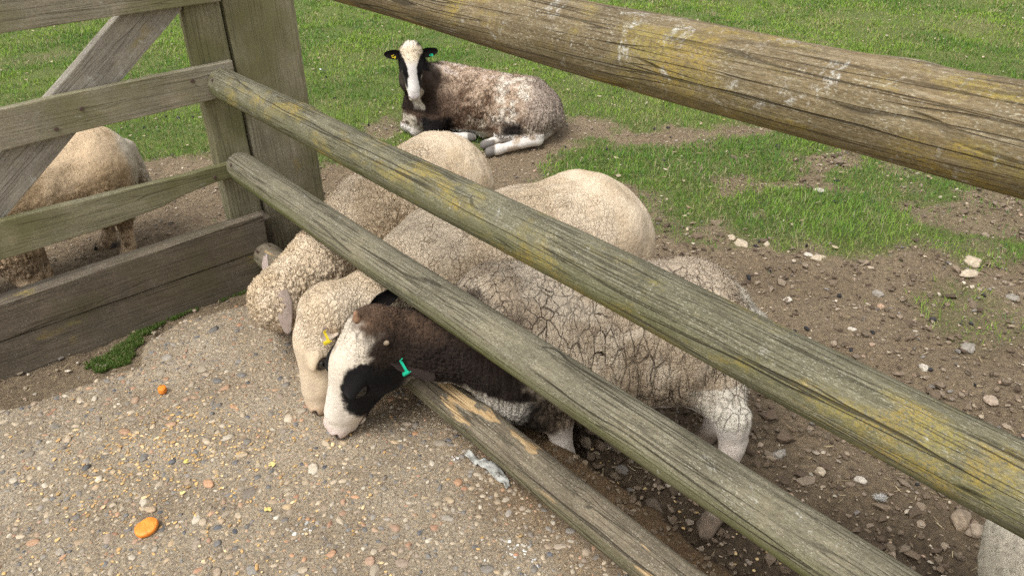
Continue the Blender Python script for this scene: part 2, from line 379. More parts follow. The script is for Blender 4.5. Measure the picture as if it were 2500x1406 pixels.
sc = mixc((1, 1, 1), (.72, .64, .55), rail_tone * .9); sc = mixc(sc, (.36, .29, .22), mudlip)
used = np.unique(SF); rm = -np.ones(len(SXY), int); rm[used] = np.arange(len(used))
slab = tag(link('concrete_slab', mesh_np('concrete_slab', np.c_[SXY, sz][used], rm[SF], sc[used]), CONC), kind='structure')

def dome(seg=8, rings=((1.0, -.25), (.93, .3), (.62, .78))):                           # low pebble: rounded disc, top half only
    V = []; F = []; nr = len(rings)
    for r, z in rings:
        for k in range(seg):
            t = 2 * math.pi * k / seg; V.append((r * math.cos(t), r * math.sin(t), z))
    V.append((0, 0, .95)); F = []
    for j in range(nr - 1):
        for k in range(seg): F += [(j * seg + k, j * seg + (k + 1) % seg, (j + 1) * seg + (k + 1) % seg), (j * seg + k, (j + 1) * seg + (k + 1) % seg, (j + 1) * seg + k)]
    for k in range(seg): F.append(((nr - 1) * seg + k, (nr - 1) * seg + (k + 1) % seg, nr * seg))
    return np.array(V), np.array(F)
DV, DF = dome()
PCOL = [(.40, .29, .17), (.36, .28, .19), (.45, .36, .25), (.33, .24, .15), (.42, .33, .22), (.29, .235, .17), (.34, .25, .16), (.27, .20, .14), (.40, .33, .24), (.20, .165, .13), (.10, .10, .105), (.15, .145, .14), (.33, .17, .10), (.40, .22, .12), (.46, .40, .31), (.25, .22, .185), (.07, .075, .085), (.30, .23, .17)]
def in_slab(n, zone):
    a = rng.uniform(zone[0], zone[1], n); p = rng.uniform(zone[2], zone[3], n)
    xy = a[:, None] * AX[:2] + p[:, None] * NX[:2]
    return xy[sdpoly(xy, SLAB) < -.02]
def stones(XYZ, S, rotz, cols, base=(DV, DF), jit=.16):
    BV, BF = base; n = len(XYZ); k = len(BV)
    L = BV[None] * (1 + rng.normal(0, jit, (n, k, 1))) * S[:, None, :]
    c, s = np.cos(rotz)[:, None], np.sin(rotz)[:, None]
    X = L[..., 0] * c - L[..., 1] * s; Y = L[..., 0] * s + L[..., 1] * c
    V = np.stack([X, Y, L[..., 2]], -1) + XYZ[:, None, :]
    F = (BF[None] + (np.arange(n) * k)[:, None, None]).reshape(-1, 3)
    return V.reshape(-1, 3), F, np.repeat(cols, k, 0)
xy = in_slab(24000, (-2.55, .3, -.75, 1.0))
pp = xy @ NX[:2]; 
S = np.exp(rng.normal(math.log(.0040), .46, len(xy))); S = np.clip(S, .0022, .017)
order = np.argsort(-S); xy = xy[order]; S = S[order]
# keep the larger ones apart
keepm = np.ones(len(xy), bool); cell = {}
for i in range(len(xy)):
    kx, ky = int(xy[i, 0] // .04), int(xy[i, 1] // .04); ok = True
    for dx in (-1, 0, 1):
        for dy in (-1, 0, 1):
            for j in cell.get((kx + dx, ky + dy), ()):
                if (xy[i, 0] - xy[j, 0]) ** 2 + (xy[i, 1] - xy[j, 1]) ** 2 < ((S[i] + S[j]) * 1.02) ** 2: ok = False; break
            if not ok: break
        if not ok: break
    if ok: cell.setdefault((kx, ky), []).append(i)
    keepm[i] = ok
xy = xy[keepm]; S = S[keepm]
pcl = np.array(PCOL)[rng.integers(0, len(PCOL), len(xy))] * rng.uniform(.8, 1.25, (len(xy), 1))
pcl = mixc(pcl, (.34, .285, .21), rng.uniform(0, .55, len(xy)))
S3 = np.c_[S * rng.uniform(1.0, 1.5, len(S)), S * rng.uniform(.75, 1.0, len(S)), S * rng.uniform(.18, .40, len(S))]
rz = rng.uniform(0, 6.28, len(S))
zt = (fbm(np.c_[xy, np.zeros(len(xy))] * 9, 4, 51) - .5) * .012
XYZ = np.c_[xy, zt + .0005]
NB = 300
for i in range(NB):
    V, F, C = stones(np.zeros((1, 3)), S3[i:i + 1], rz[i:i + 1], pcl[i:i + 1])
    o = link('pebble', mesh_np('pebble', V, F, C), PEB, slab); o.location = XYZ[i]
V, F, C = stones(XYZ[NB:], S3[NB:], rz[NB:], pcl[NB:], dome(6, ((1.0, -.15), (.78, .62))))
tag(link('pebble_bed', mesh_np('pebble_bed', V, F, C), PEB, slab), kind='stuff')

# ------------------------------------------------------------ round rails
def rail(name, label, a0, a1, p, z0, z1, r0, r1, m, seed, knots=()):
    L = a1 - a0; ns, nl = 56, int(L / .012)
    x = np.linspace(0, L, nl); t = np.linspace(0, 2 * np.pi, ns, endpoint=False)
    Xg, Tg = np.meshgrid(x, t, indexing='ij')
    r = (r0 + (r1 - r0) * Xg / L)
    q = np.c_[Xg.ravel() * 2.2, np.cos(Tg).ravel() * .8, np.sin(Tg).ravel() * .8]
    r = r * (1 + ((fbm(q, 3, seed) - .5) * .15).reshape(r.shape))
    q2 = np.c_[Xg.ravel() * 1.5, np.cos(Tg).ravel() * 9, np.sin(Tg).ravel() * 9]
    r = r + ((fbm(q2, 3, seed + 4) - .5) * .0035).reshape(r.shape)
    for kx, kt, ka in knots:
        dt = np.abs((Tg - kt + np.pi) % (2 * np.pi) - np.pi) * .055
        r = r + ka * np.exp(-(((Xg - kx) / .035) ** 2 + (dt / .03) ** 2))
    bow = (vnoise(np.c_[x * 1.1, np.full(nl, seed * 1.3), np.zeros(nl)], seed) - .5) * .022
    r = r * np.clip(1 - .25 * np.exp(-(Xg / .018)), .7, 1)
    V = np.stack([Xg, r * np.cos(Tg), r * np.sin(Tg) + bow[:, None]], -1).reshape(-1, 3)
    i = np.arange(nl * ns).reshape(nl, ns); j = np.roll(i, -1, 1)
    F = np.stack([i[:-1], j[:-1], j[1:], i[1:]], -1).reshape(-1, 4)
    c0 = len(V); V = np.r_[V, [[0, 0, 0]], [[L, 0, 0]]]
    caps = [(c0, j[0, k], i[0, k], c0) for k in range(0)]
    me = mesh_np(name, V, F)
    import bmesh
    bm = bmesh.new(); bm.from_mesh(me); bm.verts.ensure_lookup_table()
    for k in range(ns):
        bm.faces.new((bm.verts[c0], bm.verts[int(j[0, k])], bm.verts[int(i[0, k])])); bm.faces.new((bm.verts[c0 + 1], bm.verts[int(i[-1, k])], bm.verts[int(j[-1, k])]))
    bmesh.ops.recalc_face_normals(bm, faces=bm.faces[:]); bm.to_mesh(me); bm.free()
    o = link(name, me, m); A = Vector(AX); N = Vector(NX)
    d = (Vector(AP(a1, p, z1)) - Vector(AP(a0, p, z0))).normalized(); up = d.cross(N).normalized(); up = -up if up.z < 0 else up
    yv = up.cross(d)
    mt_ = Matrix((d, yv, up)).transposed().to_4x4(); mt_.translation = Vector(AP(a0, p, z0)); o.matrix_world = mt_
    return tag(o, label, 'fence rail', 'round fence rails')
OL = ((.052, .049, .030), (.135, .124, .080), (.26, .243, .178))
RM1 = wood('rail_wood_lichen', (.072, .052, .029), (.160, .121, .068), (.31, .265, .185), lich=.85, white=.7, algae=.2, seed=1.3)
RM2 = wood('rail_wood_olive', *OL, lich=.68, white=.3, algae=.65, seed=4.1)
RM3 = wood('rail_wood_grey', (.068, .060, .040), (.152, .135, .092), (.265, .242, .180), lich=.0, white=.15, algae=.9, seed=7.7)
RM4 = wood('rail_wood_gnawed', (.060, .049, .033), (.135, .111, .077), (.235, .20, .142), lich=0, white=0, algae=.6, chew=1., seed=2.9)
rail('fence_rail', 'topmost round fence rail, thick log crusted with yellow and white lichen', -2.69, 1.0, .952, 1.205, 1.2, .060, .0615, RM1, 3, [(2.3, 1.2, .004)])
rail('fence_rail', 'second round fence rail from the top, olive log with yellow-green lichen patches', -2.70, 1.0, .952, .757, .762, .055, .056, RM2, 5, [(.62, 1.0, .005), (1.5, 2.0, .005)])
rail('fence_rail', 'third round fence rail from the top, bare grey-brown log above the sheep necks', -2.70, 1.0, .952, .45, .449, .056, .053, RM3, 8, [(1.7, 1.5, .004)])
rail('fence_rail', 'lowest round fence rail near the concrete, gnawed to pale patches', -2.62, 1.0, .952, .112, .112, .052, .050, RM4, 13, [(1.36, 1.3, .011), (1.75, 1.6, .008), (2.1, 1.1, .007)])

# ------------------------------------------------------------ boards
def prism(name, poly, thick, frame, m, parent=None, bev=.004, wob=.0025, seed=0, hole=None):
    """poly: outline in (x along grain, y) of the board's front face; frame: 4x4 of that face, local z = outward"""
    import bmesh
    P = []
    n = len(poly)
    for i in range(n):
        a, b = np.array(poly[i]), np.array(poly[(i + 1) % n]); L = np.linalg.norm(b - a); k = max(1, int(L / .03))
        for t in range(k): P.append(a + (b - a) * t / k)
    P = np.array(P); q = np.c_[P * 9, np.full(len(P), seed * 3.1)]
    P = P + np.c_[(fbm(q, 3, seed) - .5), (fbm(q + 40, 3, seed) - .5)] * wob * 2
    bm = bmesh.new(); f = bm.faces.new([bm.verts.new((x, y, 0)) for x, y in P])
    ex = bmesh.ops.extrude_face_region(bm, geom=[f]); vs = [e for e in ex['geom'] if isinstance(e, bmesh.types.BMVert)]
    for vv in vs: vv.co.z -= thick
    bmesh.ops.recalc_face_normals(bm, faces=bm.faces[:])
    rim = [e for e in bm.edges if len(e.link_faces) == 2 and e.calc_face_angle(0) > .6 and abs(e.verts[0].co.z - e.verts[1].co.z) < 1e-5]
    bmesh.ops.bevel(bm, geom=rim, offset=bev, segments=2, affect='EDGES', profile=.6)
    me = bpy.data.meshes.new(name); bm.to_mesh(me); bm.free()
    o = link(name, me, m); o.matrix_world = frame
    return put(o, parent) if parent is not None else o
def gate_frame(a):                         # x across (p), y up, z towards the viewer (+a)
    m4 = Matrix((Vector(NX), Vector((0, 0, 1)), Vector(AX))).transposed().to_4x4(); m4.translation = Vector(AP(a, 0, 0)); return m4
BM1 = wood('board_wood', (.135, .115, .08), (.275, .24, .172), (.41, .37, .29), lich=0, white=.3, seed=3.3, crack=.45, stain=(.17, .16, .075))
BM2 = wood('board_wood_green', (.105, .097, .056), (.22, .198, .122), (.33, .30, .205), lich=.05, white=.12, seed=5.9, crack=.4, stain=(.135, .13, .055))
BM3 = wood('kickboard_wood', (.06, .049, .036), (.125, .101, .074), (.198, .164, .122), lich=.1, white=0, seed=8.2, crack=.5, stain=(.10, .085, .05))
BM5 = wood('brace_wood', (.145, .125, .098), (.275, .245, .20), (.42, .39, .34), lich=.1, white=.8, seed=6.4, crack=.4)
gate = empty('gate', AP(-2.7, .4, 0), 'weathered wooden gate of horizontal boards with diagonal brace and kickboards', 'gate')
gf = gate_frame(-2.70)
prism('board', [(-.75, 1.005), (.35, 1.013), (1.015, 1.015), (1.015, 1.15), (-.75, 1.145)], .034, gf, BM1, gate, seed=1)
prism('board', [(-.75, .66), (.245, .681), (.931, .697), (1.012, .699), (1.012, .815), (.45, .809), (.284, .803), (.05, .79), (-.75, .79)], .034, gf, BM1, gate, seed=2)
prism('board', [(-.75, .33), (.136, .341), (.51, .35), (.66, .366), (.739, .386), (.85, .398), (.95, .402), (1.0, .40), (1.0, .456), (.756, .455), (.4, .462), (.176, .467), (-.75, .47)], .034, gf, BM2, gate, seed=3)
st = prism('stile', [(.2, -1.023), (.2, -.899), (1.16, -.899), (1.16, -1.023)], .07,
           Matrix((Vector((0, 0, 1)), -Vector(NX), Vector(AX))).transposed().to_4x4() if False else Matrix.Translation(Vector(AP(-2.7365, 0, 0))) @ Matrix((Vector((0, 0, 1)), -Vector(NX), Vector(AX))).transposed().to_4x4(), BM2, gate, seed=4)
# the brace, its grain along its own length
b0, b1 = np.array([.788, 1.0]), np.array([-.16, .245]); bd = (b1 - b0) / np.linalg.norm(b1 - b0); bn = np.array([-bd[1], bd[0]])
LB = np.linalg.norm(b1 - b0)
zx = AX; bx3 = NX * bd[0] + np.array([0, 0, 1]) * bd[1]; by3 = np.cross(zx, bx3)
fm = Matrix((Vector(bx3), Vector(by3), Vector(zx))).transposed().to_4x4(); fm.translation = Vector(AP(-2.7365, b0[0], b0[1]))
bpoly = [(.838, 1.12), (-.2, .322), (-.2, .155), (.893, 1.0), (.893, 1.12)]
prism('brace', [((np.array(q) - b0) @ bd, (np.array(q) - b0) @ bn) for q in bpoly], .05, fm, BM5, gate, seed=5)
kf = gate_frame(-2.60)
prism('kickboard', [(-.9, .1215), (.0, .1195), (.97, .1285), (.975, .267), (.085, .243), (-.9, .215)], .045, kf, BM3, gate, seed=6, bev=.003)
prism('kickboard', [(-.9, -.2), (.96, -.2), (.965, .1245), (.0, .1155), (-.9, .1175)], .045, gate_frame(-2.603), BM3, gate, seed=7, bev=.003)
prism('sill_beam', [(-.95, -.2), (1.02, -.2), (1.02, .225), (-.95, .19)], .105, gate_frame(-2.6485), BM3, gate, seed=8, bev=.008)
# nail heads and knots are real pieces
ironm = M('rusty_nail'); ironm.color((.09, .06, .045)); ironm.set(Roughness=.7); 
def nail(a, p, z, r=.0055, nrm=AX, parent=None):
    import bmesh
    bm = bmesh.new(); bmesh.ops.create_cone(bm, cap_ends=True, segments=10, radius1=r, radius2=r * .8, depth=.006)
    me = bpy.data.meshes.new('nail'); bm.to_mesh(me); bm.free()
    o = link('nail', me, ironm.m); o.matrix_world = Matrix.Translation(Vector(AP(a, p, z))) @ Vector(nrm).to_track_quat('Z', 'Y').to_matrix().to_4x4()
    return put(o, parent)
for p, z in ((.50, .757), (.412, .712), (.86, .775), (.935, .77), (.89, 1.05), (.93, .43), (.86, .42)): nail(-2.6985, p, z, .0075, parent=gate)
prism('gate_post', [(-.35, -1.302), (-.35, -1.035), (1.42, -1.035), (1.42, -1.302)], .2,
      Matrix.Translation(Vector(AP(-2.742, 0, 0))) @ Matrix((Vector((0, 0, 1)), -Vector(NX), Vector(AX))).transposed().to_4x4(),
      wood('post_wood', (.155, .135, .085), (.29, .255, .175), (.40, .36, .27), lich=.12, white=.2, seed=9.4, crack=.4, stain=(.175, .165, .075)), seed=9, bev=.016)
for rl, zz, aa in (('fence_rail.001', .757, -2.63), ('fence_rail.002', .45, -2.63), ('fence_rail.003', .125, -2.565), ('fence_rail.003', .095, -2.58)):
    th = 1.0; rr_ = .0548 if '003' not in rl else .0505
    nail(aa, .952 - rr_ * math.cos(.5), zz + rr_ * math.sin(.5), .006, nrm=-NX * math.cos(.5) + np.array([0, 0, math.sin(.5)]), parent=bpy.data.objects[rl])
po = bpy.data.objects['gate_post']; tag(po, 'thick square wooden post between the gate and the round rails', 'fence post', 'square fence posts')
po2 = po.copy(); col.objects.link(po2); po2.matrix_world = Matrix.Translation(Vector(AX) * 3.3) @ po.matrix_world
tag(po2, 'square wooden post carrying the near end of the round rails', 'fence post'); po2.name = 'gate_post'

# ------------------------------------------------------------ animals: a smooth distance field turned into one skin
def prim_d(P, pr):
    k = pr[0]
    if k == 'rc':                          # cone with round ends
        a, b, ra, rb = np.asarray(pr[1], np.float32), np.asarray(pr[2], np.float32), np.float32(pr[3]), np.float32(pr[4])
        e = b - a; h = np.clip(((P - a) @ e) / (e @ e + 1e-12), 0, 1)
        return np.linalg.norm(P - a - h[:, None] * e, axis=1) - (ra + (rb - ra) * h)
    c, ax, R3 = np.asarray(pr[1], np.float32), np.asarray(pr[2], np.float32), None if pr[3] is None else np.asarray(pr[3], np.float32)     # ellipsoid
    q = (P - c) @ R3 if R3 is not None else P - c
    k0 = np.linalg.norm(q / ax, axis=1); k1 = np.linalg.norm(q / (ax * ax), axis=1)
    return k0 * (k0 - 1) / np.maximum(k1, 1e-9)
def field(P, prims):
    d = None; P = np.asarray(P, np.float32)
    for pr in prims:
        k, op = pr[-2], pr[-1]
        if d is None: d = prim_d(P, pr[:-2]).astype(np.float32); continue
        if pr[0] == 'rc': cc = (np.asarray(pr[1]) + np.asarray(pr[2])) / 2; R = np.linalg.norm(np.asarray(pr[1]) - cc) + max(pr[3], pr[4])
        else: cc = np.asarray(pr[1]); R = max(pr[2])
        cc = cc.astype(np.float32); q = P - cc; near = np.flatnonzero((q * q).sum(1) < (R + .13) ** 2)
        if not len(near): continue
        x = prim_d(P[near], pr[:-2]).astype(np.float32); full = d; d = full[near]
        if False: pass
        elif op > 0:
            h = np.clip(.5 + .5 * (x - d) / k, 0, 1); d = x * (1 - h) + d * h - k * h * (1 - h)
        else:
            x = -x; h = np.clip(.5 - .5 * (x - d) / k, 0, 1); d = x * (1 - h) + d * h + k * h * (1 - h)
        full[near] = d; d = full
    return d
def rc(a, b, ra, rb, k=.04, op=1): return ('rc', a, b, ra, rb, k, op)
def el(c, ax, R3=None, k=.04, op=1): return ('el', c, ax, R3, k, op)
def axis_pts(lo, hi, h, f0=None, f1=None, hf=None):
    if f0 is None: return np.arange(lo, hi + h, h)
    return np.concatenate([np.arange(f0 - h, lo - h, -h)[::-1], np.arange(f0, f1, hf), np.arange(f1, hi + h, h)])
def skin(prims, h, lo, hi, fine=None):
    """fine = (centre, half size, step): closer grid there, for the face"""
    if fine is None: X3 = [axis_pts(lo[i], hi[i], h) for i in range(3)]
    else: X3 = [axis_pts(lo[i], hi[i], h, fine[0][i] - fine[1], fine[0][i] + fine[1], fine[2]) for i in range(3)]
    n = np.array([len(q) for q in X3]); cs = 5; nc = n // cs + 1
    ctr = [np.interp(np.arange(nc[i]) * cs + 2, np.arange(n[i]), X3[i]) for i in range(3)]
    dc = field(np.stack(np.meshgrid(*ctr, indexing='ij'), -1).reshape(-1, 3), prims).reshape(nc)          # sampled at the middle of each block
    D = np.repeat(np.repeat(np.repeat(dc, cs, 0), cs, 1), cs, 2)[:n[0], :n[1], :n[2]].astype(np.float32).copy()
    nearc = np.abs(dc) < h * 4.8
    nm = np.repeat(np.repeat(np.repeat(nearc, cs, 0), cs, 1), cs, 2)[:n[0], :n[1], :n[2]]
    ii = np.argwhere(nm); D[nm] = field(np.stack([X3[k][ii[:, k]] for k in range(3)], 1), prims)
    S = D < 0
    cnt = np.zeros(np.array(D.shape) - 1, np.int8)
    for dx in (0, 1):
        for dy in (0, 1):
            for dz in (0, 1): cnt += S[dx:D.shape[0] - 1 + dx, dy:D.shape[1] - 1 + dy, dz:D.shape[2] - 1 + dz]
    act = (cnt > 0) & (cnt < 8); ci = np.argwhere(act)
    vid = -np.ones(act.shape, np.int64); vid[act] = np.arange(len(ci))
    acc = np.zeros((len(ci), 3)); w = np.zeros(len(ci))
    C8 = [(x, y, z) for x in (0, 1) for y in (0, 1) for z in (0, 1)]
    for a in C8:
        for b in C8:
            if sum(abs(a[i] - b[i]) for i in range(3)) == 1 and a < b:
                da = D[ci[:, 0] + a[0], ci[:, 1] + a[1], ci[:, 2] + a[2]]; db = D[ci[:, 0] + b[0], ci[:, 1] + b[1], ci[:, 2] + b[2]]
                x = (da < 0) != (db < 0); t = np.where(x, da / (da - db + 1e-12), 0)
                acc += np.where(x[:, None], np.array(a) + t[:, None] * (np.array(b) - np.array(a)), 0); w += x
    gi_ = ci + acc / w[:, None]; V = np.stack([np.interp(gi_[:, k], np.arange(n[k]), X3[k]) for k in range(3)], 1)
    F = []
    for ax in range(3):
        u, v_ = [(1, 2), (2, 0), (0, 1)][ax]
        sl0 = [slice(None)] * 3; sl1 = [slice(None)] * 3; sl0[ax] = slice(0, -1); sl1[ax] = slice(1, None)
        ch = S[tuple(sl0)] != S[tuple(sl1)]; e = np.argwhere(ch); flip = S[tuple(sl0)][ch]
        ok = (e[:, u] > 0) & (e[:, v_] > 0) & (e[:, u] < D.shape[u] - 1) & (e[:, v_] < D.shape[v_] - 1); e = e[ok]; flip = flip[ok]
        def at(du, dv):
            q = e.copy(); q[:, u] += du; q[:, v_] += dv; return vid[q[:, 0], q[:, 1], q[:, 2]]
        qd = np.stack([at(-1, -1), at(0, -1), at(0, 0), at(-1, 0)], -1)
        qd = np.where(flip[:, None], qd, qd[:, ::-1]); F.append(qd)
    F = np.concatenate(F); F = F[(F >= 0).all(1)]
    return V, F
def vnormals(V, F):
    a = V[F[:, 2]] - V[F[:, 0]]; b = V[F[:, 3]] - V[F[:, 1]]; fn = np.cross(a, b)
    N = np.zeros_like(V)
    for k in range(4):
        for c in range(3): N[:, c] += np.bincount(F[:, k], fn[:, c], len(V))
    return N / (np.linalg.norm(N, axis=1)[:, None] + 1e-12)
def relax(V, F, it=2, w=.5):
    for _ in range(it):
        s = np.zeros_like(V); n = np.zeros(len(V))
        for k in range(4):
            j = F[:, (k + 1) % 4]
            for c in range(3): s[:, c] += np.bincount(F[:, k], V[j, c], len(V))
            n += np.bincount(F[:, k], minlength=len(V))
        V = V * (1 - w) + w * s / np.maximum(n, 1)[:, None]
    return V

class Head:
    """x towards the nose, y to the animal's left, z out of the forehead"""
    def __init__(s, O, fwd, up, sc=1.0):
        s.O = np.asarray(O, float); x = np.asarray(fwd, float); x = x / np.linalg.norm(x); z = np.asarray(up, float); z = z - x * (z @ x); z /= np.linalg.norm(z)
        y = np.cross(z, x); s.R = np.stack([x, y, z], 1); s.sc = sc
    def w(s, x, y, z): return s.O + s.R @ (np.array([x, y, z]) * s.sc)
    def l(s, P): return (P - s.O) @ s.R / s.sc
    def d(s, x, y, z): return s.R @ np.array([x, y, z], float)
    def prims(s, woolly=0.):
        c = s.sc; r = []
        R_ = s.R
        r.append(rc(s.w(-.01, 0, -.008), s.w(.06, 0, -.004), (.062 + woolly) * c, (.060 + woolly * .4) * c, .03))
        r.append(rc(s.w(.06, 0, -.012), s.w(.222, 0, -.030), .054 * c, .033 * c, .035))
        r.append(rc(s.w(.05, 0, .030), s.w(.20, 0, -.006), .033 * c, .023 * c, .03))            # bridge of the nose
        r.append(rc(s.w(.005, 0, -.086), s.w(.205, 0, -.062), .056 * c, .025 * c, .035))          # jaw
        for q in (-1, 1):
            r.append(el(s.w(.045, .033 * q, -.068), np.array([.070, .034, .068]) * c, R_, .03))    # cheek
            r.append(el(s.w(.085, .046 * q, .026), np.array([.034, .017, .014]) * c, R_, .016))    # brow
            r.append(el(s.w(.150, .026 * q, -.028), np.array([.05, .016, .022]) * c, R_, .02))
            r.append(el(s.w(.247, .017 * q, -.026), np.array([.016, .013, .017]) * c, R_, .012))   # wing of the nostril
        r.append(el(s.w(.238, 0, -.030), np.array([.024, .030, .028]) * c, R_, .02))             # nose pad
        r.append(el(s.w(.232, 0, -.056), np.array([.025, .028, .017]) * c, R_, .010))            # upper lip
        r.append(el(s.w(.212, 0, -.078), np.array([.032, .024, .014]) * c, R_, .008))            # chin
        for q in (-1, 1):
            r.append(rc(s.w(.266, .010 * q, -.022), s.w(.250, .027 * q, -.014), .0042 * c, .0048 * c, .005, -1))
            r.append(rc(s.w(.262, .0, -.068), s.w(.240, .022 * q, -.070), .0026 * c, .0026 * c, .004, -1))
            r.append(rc(s.w(.240, .022 * q, -.070), s.w(.186, .036 * q, -.060), .0028 * c, .0022 * c, .004, -1))
            r.append(el(s.w(.094, .058 * q, .010), np.array([.019, .010, .013]) * c, R_, .012, -1))
        return r
def eyes(hd, parent, iris=(.42, .33, .16), lid=(.02, .018, .016), closed=False):
    for q in (-1, 1):
        C = hd.w(.094, .0480 * q, .010); r = .0140 * hd.sc
        nu, nv = 16, 12; V = []; F = []
        for i in range(nv + 1):
            th = math.pi * i / nv
            for j in range(nu): ph = 2 * math.pi * j / nu; V.append((r * math.sin(th) * math.cos(ph), r * math.sin(th) * math.sin(ph), r * math.cos(th)))
        for i in range(nv):
            for j in range(nu): F.append((i * nu + j, (i + 1) * nu + j, (i + 1) * nu + (j + 1) % nu, i * nu + (j + 1) % nu))
        V = np.array(V)
        # local z looks outwards
        lz = np.array([.28, q, .15]); lz /= np.linalg.norm(lz); lx = np.array([1., 0, 0]); lx = lx - lz * (lx @ lz); lx /= np.linalg.norm(lx); ly = np.cross(lz, lx)
        Wd = V @ np.stack([lx, ly, lz]) @ hd.R.T + C
        rr = np.hypot(V[:, 0], V[:, 1]) / r
        ccol = np.where((rr < .82)[:, None], np.array(iris), np.array((.06, .045, .035)))
        ccol = np.where(((np.abs(V[:, 1]) < .26 * r) & (np.abs(V[:, 0]) < .55 * r))[:, None], np.array((.004, .004, .005)), ccol)
        o = link('eye', mesh_np('eye', Wd, F, ccol), EYE); put(o, parent)
        # eyelids: a rim of skin round the eye
        ring = []
        for j in range(20):
            t = 2 * math.pi * j / 20
            for k in range(6):
                u = 2 * math.pi * k / 6; R1 = r * (1.02 + .30 * math.cos(u))
                ring.append((R1 * math.cos(t) * 1.18, R1 * math.sin(t) * (.30 if closed and math.sin(t) * q > 0 else .72), r * (.52 + .30 * math.sin(u)) - .12 * r * abs(math.cos(t))))
        FF = [(j * 6 + k, ((j + 1) % 20) * 6 + k, ((j + 1) % 20) * 6 + (k + 1) % 6, j * 6 + (k + 1) % 6) for j in range(20) for k in range(6)]
        Wd = np.array(ring) @ np.stack([lx, ly, lz]) @ hd.R.T + C
        put(link('eyelid', mesh_np('eyelid', Wd, FF, np.tile(np.array(lid), (120, 1))), FUR), parent)
m = M('eye'); m.color(m.attr()); m.set(Roughness=.12, Specular_IOR_Level=.6); EYE = m.m
def ear(parent, base, tip, face, width, colr, inner, L=None, cup=.5, name='ear', back=.35):
    """leaf-shaped cupped ear from base to tip; face = direction its hollow looks"""
    base, tip, face = (np.asarray(q, float) for q in (base, tip, face))
    x = tip - base; L = np.linalg.norm(x); x /= L; z = face - x * (face @ x); z /= np.linalg.norm(z); y = np.cross(z, x)
    nu, nv = 16, 11; V = []; C = []
    for side in (0, 1):
        for i in range(nu):
            u = i / (nu - 1); w = width * (max(0., 1 - u) ** .42) * min(1., .55 + 1.5 * u) * 1.08 + .0012
            for j in range(nv):
                t = -1 + 2 * j / (nv - 1)
                cz = cup * width * (t * t) * (1.15 - .75 * u) - .10 * L * u * u
                th = .0042 * (1 - t * t * .75) * (1 - u * .5) + .0008
                V.append(base + x * (L * u) + y * (w * t * (1 - .25 * cup * (1 - u))) + z * (cz + (0 if side == 0 else -th)))
                C.append(inner if side == 0 else colr)
    g = np.arange(2 * nu * nv).reshape(2, nu, nv); F = []
    for i in range(nu - 1):
        for j in range(nv - 1):
            F.append((g[0, i, j], g[0, i + 1, j], g[0, i + 1, j + 1], g[0, i, j + 1])); F.append((g[1, i, j], g[1, i, j + 1], g[1, i + 1, j + 1], g[1, i + 1, j]))
    for i in range(nu - 1):
        for j in (0, nv - 1): F.append((g[0, i, j], g[1, i, j], g[1, i + 1, j], g[0, i + 1, j]) if j == 0 else (g[0, i, j], g[0, i + 1, j], g[1, i + 1, j], g[1, i, j]))
    for j in range(nv - 1): F.append((g[0, -1, j], g[1, -1, j], g[1, -1, j + 1], g[0, -1, j + 1]))
    V = np.array(V); V += (fbm(V * 60, 3, 5)[:, None] - .5) * .006 * z
    o = link(name, mesh_np(name, V, F, np.array(C, float)), FUR); put(o, parent); return o
def fuzz(V, F, N, C, Wl, n, L0, L1, wid, comb, seed, sweep=.55, tint=.18):
    """n short wool fibres standing on the skin; Wl = woolliness per vertex"""
    r = np.random.default_rng(seed)
    ar = np.linalg.norm(np.cross(V[F[:, 2]] - V[F[:, 0]], V[F[:, 3]] - V[F[:, 1]]), axis=1)
    pr = ar / ar.sum(); f = r.choice(len(F), n, p=pr)
    b = r.random((n, 4)) + .05; b /= b.sum(1, keepdims=True)
    q = F[f]; P = (V[q] * b[..., None]).sum(1); Nn = (N[q] * b[..., None]).sum(1); Cc = (C[q] * b[..., None]).sum(1); w = (Wl[q] * b).sum(1)
    Nn /= np.linalg.norm(Nn, axis=1)[:, None] + 1e-9
    d = Nn + r.normal(0, sweep, (n, 3)) + comb(P); d = d / np.linalg.norm(d, axis=1)[:, None]
    into = (d * Nn).sum(1); d = d + Nn * np.maximum(0, .25 - into)[:, None]; d /= np.linalg.norm(d, axis=1)[:, None]
    Ln = (L0 + (L1 - L0) * w) * r.uniform(.55, 1.3, n) * np.where(r.random(n) < .05, 2.1, 1.)
    s = np.cross(d, r.normal(size=(n, 3))); s /= np.linalg.norm(s, axis=1)[:, None] + 1e-9
    s = s * (wid * (.7 + .6 * r.random(n)))[:, None]
    base = P - Nn * .002
    T = np.stack([base - s, base + s, base + d * Ln[:, None]], 1).reshape(-1, 3)
    Cv = Cc * (1 + r.normal(0, tint, (n, 1))); Cv = np.repeat(np.clip(Cv, .003, .9), 3, 0)
    nn = np.repeat(Nn, 3, 0)
    return mesh_np('fleece', T, np.arange(3 * n).reshape(-1, 3), Cv, True, nn)
